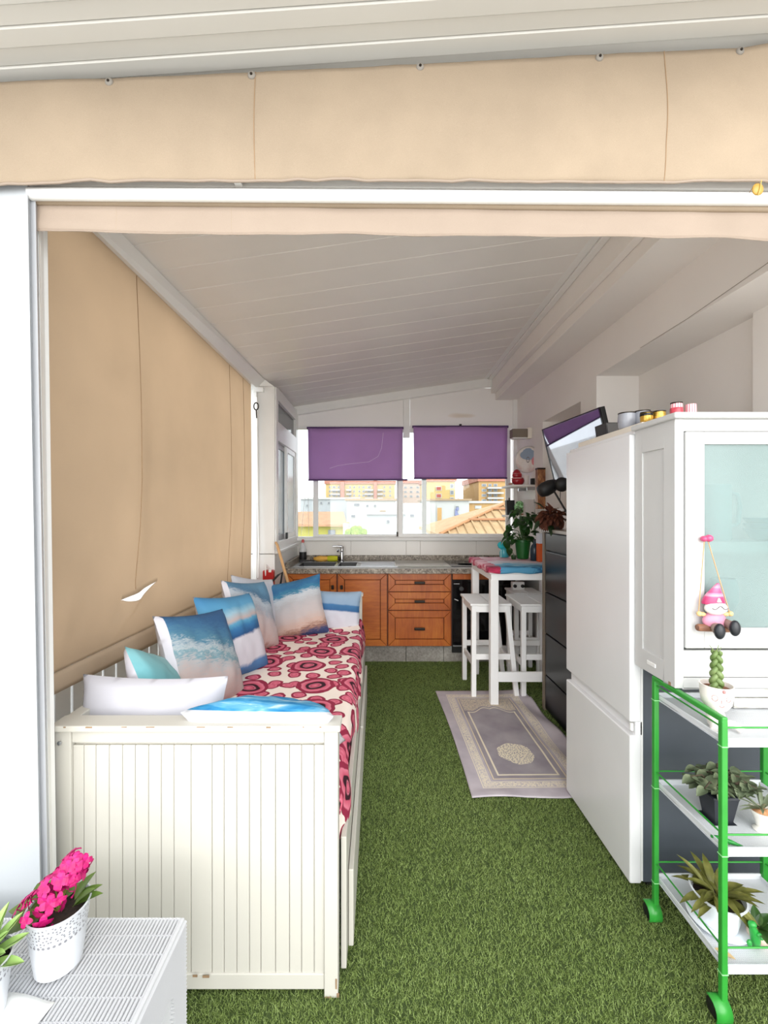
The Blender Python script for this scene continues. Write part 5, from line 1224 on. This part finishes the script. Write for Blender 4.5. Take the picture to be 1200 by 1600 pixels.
obj('wrapped_bundle', MB().ball((0,0,.085), (.052,.036,.075), 20, 14, fn=lambda d: 1+.18*mnoise.noise(d*3.4)-.25*max(0,d.z)), gwm.m, gw_, smooth=180)
obj('white_knob', MB().ball((-.03,-.034,.028), (.015,.012,.014), 12, 8), white_lacquer, gw_, smooth=180)
wb_ = obj('white_carton', MB().box(-.045,.045,-.03,.03,0,.155), plain('grey_white_card',(206,202,198),.6), bevel=.003); wb_.location = (1.492,4.36,1.430); tag(wb_, 'plain white carton at the wall end of the lower corner shelf', 'box')
pf = thing('picture_frame', 'narrow brown wooden picture frame seen edge on at the right wall', 'frame', (1.53, 4.10, 1.52))
fw_ = Mat('streaked_brown_wood', rough=.5); fw_.coord(scale=(6,6,1.4)); q1 = fw_.noise(14, 4, rough=.6); fw_.color(fw_.ramp(q1, [(.35,S(108,62,36)),(.55,S(156,104,64)),(.72,S(196,150,100))]))
obj('frame_rail', MB().box(-.055,.018,-.03,.03,-.03,.34), fw_.m, pf, bevel=.003)
obj('top_rail', MB().box(-.057,.018,-.032,.032,.335,.35), bronze, pf, bevel=.002)

# ------------------------------------------------------------------ on the bar table and the black chest
TT = 1.054
gp = thing('pothos_plant', 'trailing dark green plant in a green pot on the tall table', 'plant', (1.275, 3.88, TT))
obj('pot', MB().lathe([(.045,0),(.050,.003),(.066,.145),(.070,.147),(.070,.165),(.064,.165),(.060,.14)], 32, cap=(True,False)), pot_green, gp, smooth=40)
obj('soil', MB().lathe([(.06,.14),(.002,.146)], 20, cap=(False,True)), soil, gp)
lp_ = leaf_mat('pothos_leaf', (14,40,12), (28,66,20), (64,108,40), .35, 10)
lpm = [leaf_mesh('leaf', .095, .066, lp_, .45, .15, .68), leaf_mesh('leaf', .08, .055, lp_, .7, .2, .68), leaf_mesh('leaf', .065, .045, lp_, .3, .15, .68)]
spots = []; sm = MB()
for k in range(64):
    a = R.uniform(0,2*PI); h = R.uniform(-.02,.27); rad = .10*math.sqrt(R.random())*(1.05-.5*max(0,h-.05)/.25)+.02
    c = Vector((math.cos(a)*rad, math.sin(a)*rad*.8, .17+h)); d = Vector((math.cos(a), math.sin(a), R.uniform(-.7,.3))); spots.append((c, d, Vector((math.cos(a)*.5,math.sin(a)*.5-.3,.8))))
    if k % 4 == 0: sm.tube([(0,0,.14),(c.x*.5,c.y*.5,.17+h*.6+.02),tuple(c)], .003, 5)
for pts in ([(-.03,-.02,.16),(-.09,-.03,.22),(-.13,-.03,.30),(-.155,-.02,.24),(-.15,-.02,.17)], [(-.04,0,.15),(-.10,-.01,.17),(-.12,-.02,.10),(-.09,-.03,.04)]):
    sm.tube(pts, .003, 5)
    for q_, p in enumerate(pts[2:]): spots.append((Vector(p), Vector((-.1+.1*q_,-.15,-1)), Vector((-.3,-1,.3))))
place_leaves(gp, lpm, spots); obj('stem', sm, plain('green_stem',(54,92,34),.6), gp, smooth=60, kind='stuff')
tq = thing('turquoise_figure', 'turquoise ornament with a fluffy round head on the far end of the tall table', 'figurine', (1.135, 3.985, TT))
tqm = plain('turquoise_fluff', (44,186,198), .8, var=.15, vs=40, bump=.6, bs=90); tqg = plain('turquoise_glaze', (70,168,182), .3)
obj('head', MB().ball((-.012,0,.108), (.040,.034,.034), 24, 16, fn=lambda d: 1+.10*mnoise.noise(d*5)), tqm, tq, smooth=180)
obj('body', MB().lathe([(.034,0),(.040,.004),(.042,.04),(.034,.075),(.022,.09),(.002,.095)], 24, c=(.008,0,0), sy=.8), tqg, tq, smooth=50)
obj('leg', MB().tube([(-.026,-.028,.07),(-.030,-.032,.0)], .006, 8), plain('pale_turquoise',(150,210,214),.4), tq, smooth=60)
dbt = thing('dark_bottle', 'dark teal bottle standing right of the green plant pot', 'bottle', (1.322, 3.72, TT))
obj('body', MB().lathe([(.030,0),(.034,.004),(.034,.10),(.026,.125),(.012,.145),(.011,.165)], 20), plain('dark_teal',(22,44,58),.25), dbt, smooth=50)
obj('cap', MB().lathe([(.013,.163),(.013,.182),(.002,.184)], 16), black_matt, dbt, smooth=40)
obk = thing('orange_box', 'orange carton with a white upper box beside the black chest', 'box', (1.385, 3.66, TT))
obj('orange_part', MB().box(-.06,.05,-.03,.03,0,.15), plain('orange_card',(214,92,34),.5,var=.12), obk, bevel=.003)
obj('white_part', MB().box(-.062,.052,-.032,.032,.15,.235), plain('white_card',(222,224,232),.5), obk, bevel=.003)
pn = thing('poinsettia', 'dried brown red poinsettia with a few green leaves on top of the black chest', 'plant', (1.285, 3.18, 1.342))
obj('pot', MB().lathe([(.036,0),(.040,.003),(.050,.06),(.046,.06),(.042,.05)], 24), plain('brown_pot',(70,50,40),.6), pn, smooth=40)
ldr = leaf_mat('dried_brown_bract', (54,26,16), (92,46,28), (132,78,50), .7, 24); lgr = leaf_mat('dark_under_leaf', (16,30,14), (28,50,22), (50,76,36), .4)
lb = [leaf_mesh('leaf', .06, .036, ldr, .35, .3, .75, wave=.12), leaf_mesh('leaf', .055, .028, ldr, .7, .3, .75, wave=.15, seed=2)]
lg2 = [leaf_mesh('leaf', .09, .042, lgr, .4, .2, .75)]
for k in range(170):
    d = Vector((R.gauss(0,1), R.gauss(0,1), R.gauss(0,.8))).normalized(); c = Vector((-.045,-.01,.085))+Vector((d.x*.068, d.y*.06, d.z*.06))*R.uniform(.4,1)
    inst('bract', lb[k % 2], pn, frame_mat(c, d+Vector((0,0,-.3)), Vector((d.x*.4,-.5,1))))
for c, d in (((.03,-.02,.10),(1,-.2,.1)),((.04,-.02,.07),(1,-.1,-.25)),((.05,0,.12),(.9,-.2,.3)),((-.10,-.03,.14),(-.6,-.2,.9)),((-.11,-.02,.06),(-.8,-.3,-.5)),((-.06,-.05,.03),(-.2,-.8,-.5))):
    inst('leaf', lg2[0], pn, frame_mat(c, d, (0,-.4,1)))
bkx = thing('black_case', 'flat black case lying on the black chest by the fridge', 'case', (1.335, 2.78, 1.342))
obj('lower_shell', MB().box(-.09,.09,-.07,.07,0,.022), black_matt, bkx, bevel=.005)
obj('upper_shell', MB().box(-.088,.088,-.068,.068,.023,.040), black_gloss, bkx, bevel=.006)
# ------------------------------------------------------------------ the town outside the window
def outp(name, rgb, *a, **k): return plain(name, tuple(c*.80 for c in rgb), *a, **k)
GZ = -9.0
struct('ground', MB().box(-60, 80, 6, 160, GZ-.5, GZ), outp('pale_street', (230,228,224), .9, var=.08, vs=.2))
ywall = outp('yellow_render', (214,186,122), .85, var=.05, vs=.3); pinkw = outp('pink_brick', (196,132,112), .85, var=.06, vs=.4)
palew = outp('pale_render', (206,208,206), .85, var=.03, vs=.3); orw = outp('ochre_render', (206,166,108), .85, var=.05, vs=.3)
winm = outp('window_shade', (112,120,130), .3); tanw = outp('balcony_shade', (176,150,118), .7); redsh = outp('red_shutter', (184,92,80), .7)
roofm = outp('terracotta_tile', (206,160,124), .85, var=.15, vs=3, bump=.3, bs=10)
lime = outp('lime_render', (196,192,92), .8, var=.05)
def far_box(name, root, x0, x1, z0, z1, Y, d, mat, **k):
    m = MB().box(x0, x1, Y, Y+d, z0, z1); return wobj(name, m, mat, root, **k)
def building(name, label, px0, px1, ptop, Y, depth, mat, rows=(), cap=None, group=None):
    a, b = P(px0, ptop, Y), P(px1, ptop, Y)
    t = thing(name, label, 'building', ((a.x+b.x)/2, Y+depth/2, GZ), 0, group)
    far_box('wall', t, a.x, b.x, GZ, a.z, Y, depth, mat)
    if cap: far_box('cornice', t, a.x-.2, b.x+.2, a.z-.02, a.z+cap[0], Y-.25, depth+.5, cap[1])
    for py0, py1, cols, m_ in rows:
        for c0, c1 in cols:
            p, q = P(c0, py0, Y), P(c1, py1, Y)
            w_ = far_box('window', t, p.x, q.x, q.z, p.z, Y-.08, .1, palew)
            ix, iz = (q.x-p.x)*.12, (p.z-q.z)*.12
            wobj('pane', MB().box(p.x+ix, q.x-ix, Y-.10, Y-.07, q.z+iz, p.z-iz), m_, w_, base=t)
    return t
rows = []
for py in (759.5, 766, 772.5, 779): rows.append((py, py+3.6, [(514,517),(519,525),(527.5,531),(545.5,548.5),(552,555),(560,563),(566,570),(574,580),(599,602),(608,611)], winm))
b1 = building('apartment_block', 'long yellow apartment block with two pinkish stair towers seen through the left pane', 509, 617, 756, 75, 10, ywall, rows, (.5, pinkw))
for c0, c1, yt in ((532,538,751),(584,589,751)):
    p, q = P(c0, yt, 74.5), P(c1, 800, 74.5); far_box('stair_tower', b1, p.x, q.x, GZ, p.z, 74.4, 2, pinkw)
for py in (764.5, 771, 777.5):
    for c0, c1 in ((517,531),(541,549),(570,583),(590,598)):
        p, q = P(c0, py, 74), P(c1, py+2.2, 74); far_box('balcony', b1, p.x, q.x, q.z, p.z, 73.9, 1.1, palew)
building('apartment_block', 'pale pink apartment block between the two window sashes', 628, 661, 755, 82, 10, outp('pale_pink_render',(206,184,170),.85), [(py, py+3.4, [(631,636),(640,645),(650,655)], winm) for py in (760,767,774)], (.5, pinkw))
b3 = building('apartment_block', 'yellow apartment block with red shuttered windows under the right blind', 667, 711, 752, 62, 10, ywall, [(py, py+6.5, [(681,690)], redsh) for py in (760,771.5)]+[(py, py+7, [(703,709)], winm) for py in (756,766,777)], (.6, pinkw))
far_box('roof_hut', b3, P(676,752,64).x, P(694,752,64).x, P(676,752.5,64).z, P(676,746,64).z, 64, 4, orw)
b4 = building('apartment_block', 'ochre apartment block with balconies at the right end of the window', 748, 806, 752, 66, 12, orw, [(py, py+4.2, [(752.5,760),(763,768),(771,777)], winm) for py in (756,764,772,780)], (.8, pinkw))
for py in (761, 769, 777):
    p, q = P(762, py, 65), P(787, py+2.6, 65); far_box('balcony', b4, p.x, q.x, q.z, p.z, 64.9, 1.0, palew)
# white houses nearer
building('white_house', 'low white houses in front of the long yellow block', 470, 560, 780, 54, 6, outp('grey_white_render',(186,192,196),.85), [(785,790,[(548,552),(553.5,557)],winm),(788,792,[(478,482)],winm),(784,788,[(500,504),(512,516)],winm)], (.2, palew))
building('white_house', 'white house with dark windows under the long yellow block', 542, 618, 782, 46, 6, palew, [(786,791.5,[(552,563)],winm),(804,809,[(548,556)],winm),(797,800,[(592,604)],tanw),(788,793,[(572,576),(584,588)],winm)], (.2, tanw))
building('white_house', 'plain white block in the middle of the left pane', 573, 634, 803, 26, 5, outp('bluish_white_render',(196,204,208),.85), [(812,818,[(604,609)],winm)], (.08, palew))
building('white_house', 'white wall with an ochre door under the red shuttered block', 666, 733, 782, 40, 6, palew, [(790,818,[(682,691)],orw),(790,797,[(711,717)],winm)], (.15, tanw))
building('white_house', 'ochre and white low house right of the white wall', 728, 782, 786, 44, 6, orw, [(790,795,[(742,752)],palew)], (.2, palew))
building('white_house', 'white house low behind the middle stile of the window', 632, 668, 786, 36, 5, palew, [(803,808,[(640,648)],winm)])
# the pale blue bird painted on the white wall
mu = MB(); 
def mp_(x, y): q = P(x, y, 39.9); return (q.x, q.z)
bird = MB().prism([mp_(*p) for p in ((711,795),(714,797),(716,803),(722,808),(728,810),(722,811),(718,812),(713,810),(710.5,804))], 'y', 39.86, 39.93).prism([mp_(*p) for p in ((712,796),(713.5,792.5),(717,793),(717,796.5),(714.5,798.5))], 'y', 39.86, 39.93)
bo_ = obj('wall_painting', bird, outp('blue_grey_paint',(138,146,186),.7)); tag(bo_, 'blue grey bird shape painted on the white wall outside', 'painting')
# lime house with a tiled roof at the lower left
lh = thing('lime_house', 'lime yellow house with a terracotta roof at the lower left of the window', 'building', (P(470,822,24).x, 26, GZ))
p, q = P(430,820,24), P(537,842,24)
far_box('wall', lh, p.x, q.x, GZ, p.z, 24, 5, lime)
pk_ = P(495, 801, 26.5); e0, e1 = P(425,821,23.8), P(537,821,23.8)
m = MB(); m.hexa([(e0.x,23.6,e0.z-.05),(e1.x+.2,23.6,e0.z-.05),(pk_.x+1.6,26.5,pk_.z-.05),(e0.x,26.5,pk_.z-.05),(e0.x,23.6,e0.z+.06),(e1.x+.2,23.6,e0.z+.06),(pk_.x+1.6,26.5,pk_.z+.06),(e0.x,26.5,pk_.z+.06)])
wobj('roof', m, roofm, lh)
for c0, c1, y0, y1 in ((513,524,828,838),): far_box('window', lh, P(c0,y0,24).x, P(c1,y0,24).x, P(c0,y1,24).z, P(c0,y0,24).z, 23.9, .12, winm)
far_box('garden_wall', lh, P(536,824,23).x, P(545,824,23).x, GZ, P(536,818,23).z, 23, .4, palew)
tb_ = thing('tarpaulin_shed', 'blue fronted shed beside the tiled roof outside the right pane', 'shed', (P(695,825,18).x, 18.5, GZ))
far_box('blue_front', tb_, P(683,818,18).x, P(712,818,18).x, GZ, P(683,820.5,18).z, 18, 1, outp('sky_blue',(70,146,196),.6))
far_box('red_front', tb_, P(664,818,18).x, P(682.5,818,18).x, GZ, P(664,824,18).z, 18, 1, outp('brick_red',(196,120,92),.7))
far_box('capping', tb_, P(664,818,18).x, P(712,818,18).x, P(664,820.5,18).z, P(664,818,18).z, 17.9, 1.2, palew)
# bush
bu = thing('green_tree', 'bushy green tree below the white houses in the left pane', 'tree', (P(556,838,20).x, 20.5, GZ))
tlm = leaf_mat('tree_leaf', (96,122,50),(126,152,66),(160,178,96), .8, 2)
cz = P(556,829,20.5).z-GZ
fm = MB()
for k in range(26):
    a = R.uniform(0,6.28); r = R.uniform(0,.42); fm.ball((math.cos(a)*r, math.sin(a)*r, cz+.02+R.uniform(-.35,.22)-r*.35), R.uniform(.14,.24), 10, 7, fn=lambda d: 1+.3*mnoise.noise(d*4+Vector((a,r,0))))
obj('foliage', fm, tlm, bu, kind='stuff'); obj('trunk', MB().tube([(0,0,0),(0,0,cz-.3)], .1, 8), outp('bark',(96,76,60),.9), bu)
# tiled hip roof close by on the right
hr = thing('tiled_roof_house', 'house with a pale terracotta hip roof close outside the right pane', 'building', (2.6, 11.5, GZ))
ap = P(800, 779, 11.5); lo_ = P(688, 836, 9.2); near = Vector((P(812,850,8.6).x, 8.6, lo_.z-.1)); rtl = Mat('pale_roof_tile', rough=.85); rtl.coord(); q1 = rtl.noise(3, 4); rtl.color(rtl.ramp(q1, [(.3,S(158,128,92)),(.7,S(176,150,114))]))
ap = Vector((ap.x+.25, 11.5, ap.z+.05))
eL = Vector((lo_.x, 9.2, lo_.z)); eR = Vector((6.5, 9.2, lo_.z)); rg = Vector((6.5, 11.5, ap.z)); eB = Vector((lo_.x, 14, lo_.z))
th = Vector((0,0,-.08))
m = MB(); m.add([eL,eR,rg,ap,eB,eL+th,eR+th,rg+th,ap+th,eB+th], [(0,1,2,3),(0,3,4),(5,8,7,6),(5,9,8),(0,5,6,1),(4,9,5,0)])
roof_o = wobj('roof', m, rtl.m, hr)
m = MB()
n_r = 26
for k in range(n_r):                                  # rows of roll tiles running down the near slope
    t0 = k/n_r; base = eL.lerp(eR, t0); top = rg if False else None
    x = base.x; s_ = min(1, (x-eL.x)/(ap.x-eL.x)) if x < ap.x else 1
    up = Vector((x, 9.2+2.3*s_, lo_.z+(ap.z-lo_.z)*s_)); 
    if s_ > .05: wobj('roll_tile_row', MB().tube([base+Vector((0,0,.02)), up+Vector((0,0,.02))], .02, 6), rtl.m, roof_o, base=hr, smooth=60)
for s0, s1 in ((0,.02),): pass
wobj('hip_ridge', MB().tube([eL+Vector((0,0,.03)), ap+Vector((0,0,.03))], .035, 8), outp('ridge_tile',(204,150,104),.8), roof_o, base=hr, smooth=60)
for s_ in (.30,.58,.82):
    z = lo_.z+(ap.z-lo_.z)*s_; y = 9.2+2.3*s_; x0 = eL.x+(ap.x-eL.x)*s_
    wobj('tile_course', MB().tube([(x0,y,z+.05),(6.4,y,z+.05)], .03, 6), outp('course_tile',(196,140,98),.8), roof_o, base=hr, smooth=60)
wobj('wall', MB().box(lo_.x+.2,6.3,9.5,14,GZ,lo_.z-.05), palew, hr)
for px, Y, h in ((470,70,771),(716,60,776)):
    a = P(px, h, Y); t = thing('street_lamp', 'thin street lamp above the roofs in the %s pane' % ('left' if px < 600 else 'right'), 'lamp', (a.x, Y, GZ))
    obj('post', MB().tube([(0,0,0),(0,0,a.z-GZ)], .08, 6), grey_alu, t); obj('arm', MB().tube([(0,0,a.z-GZ),(.7,0,a.z-GZ+.1)], .07, 6), grey_alu, t)
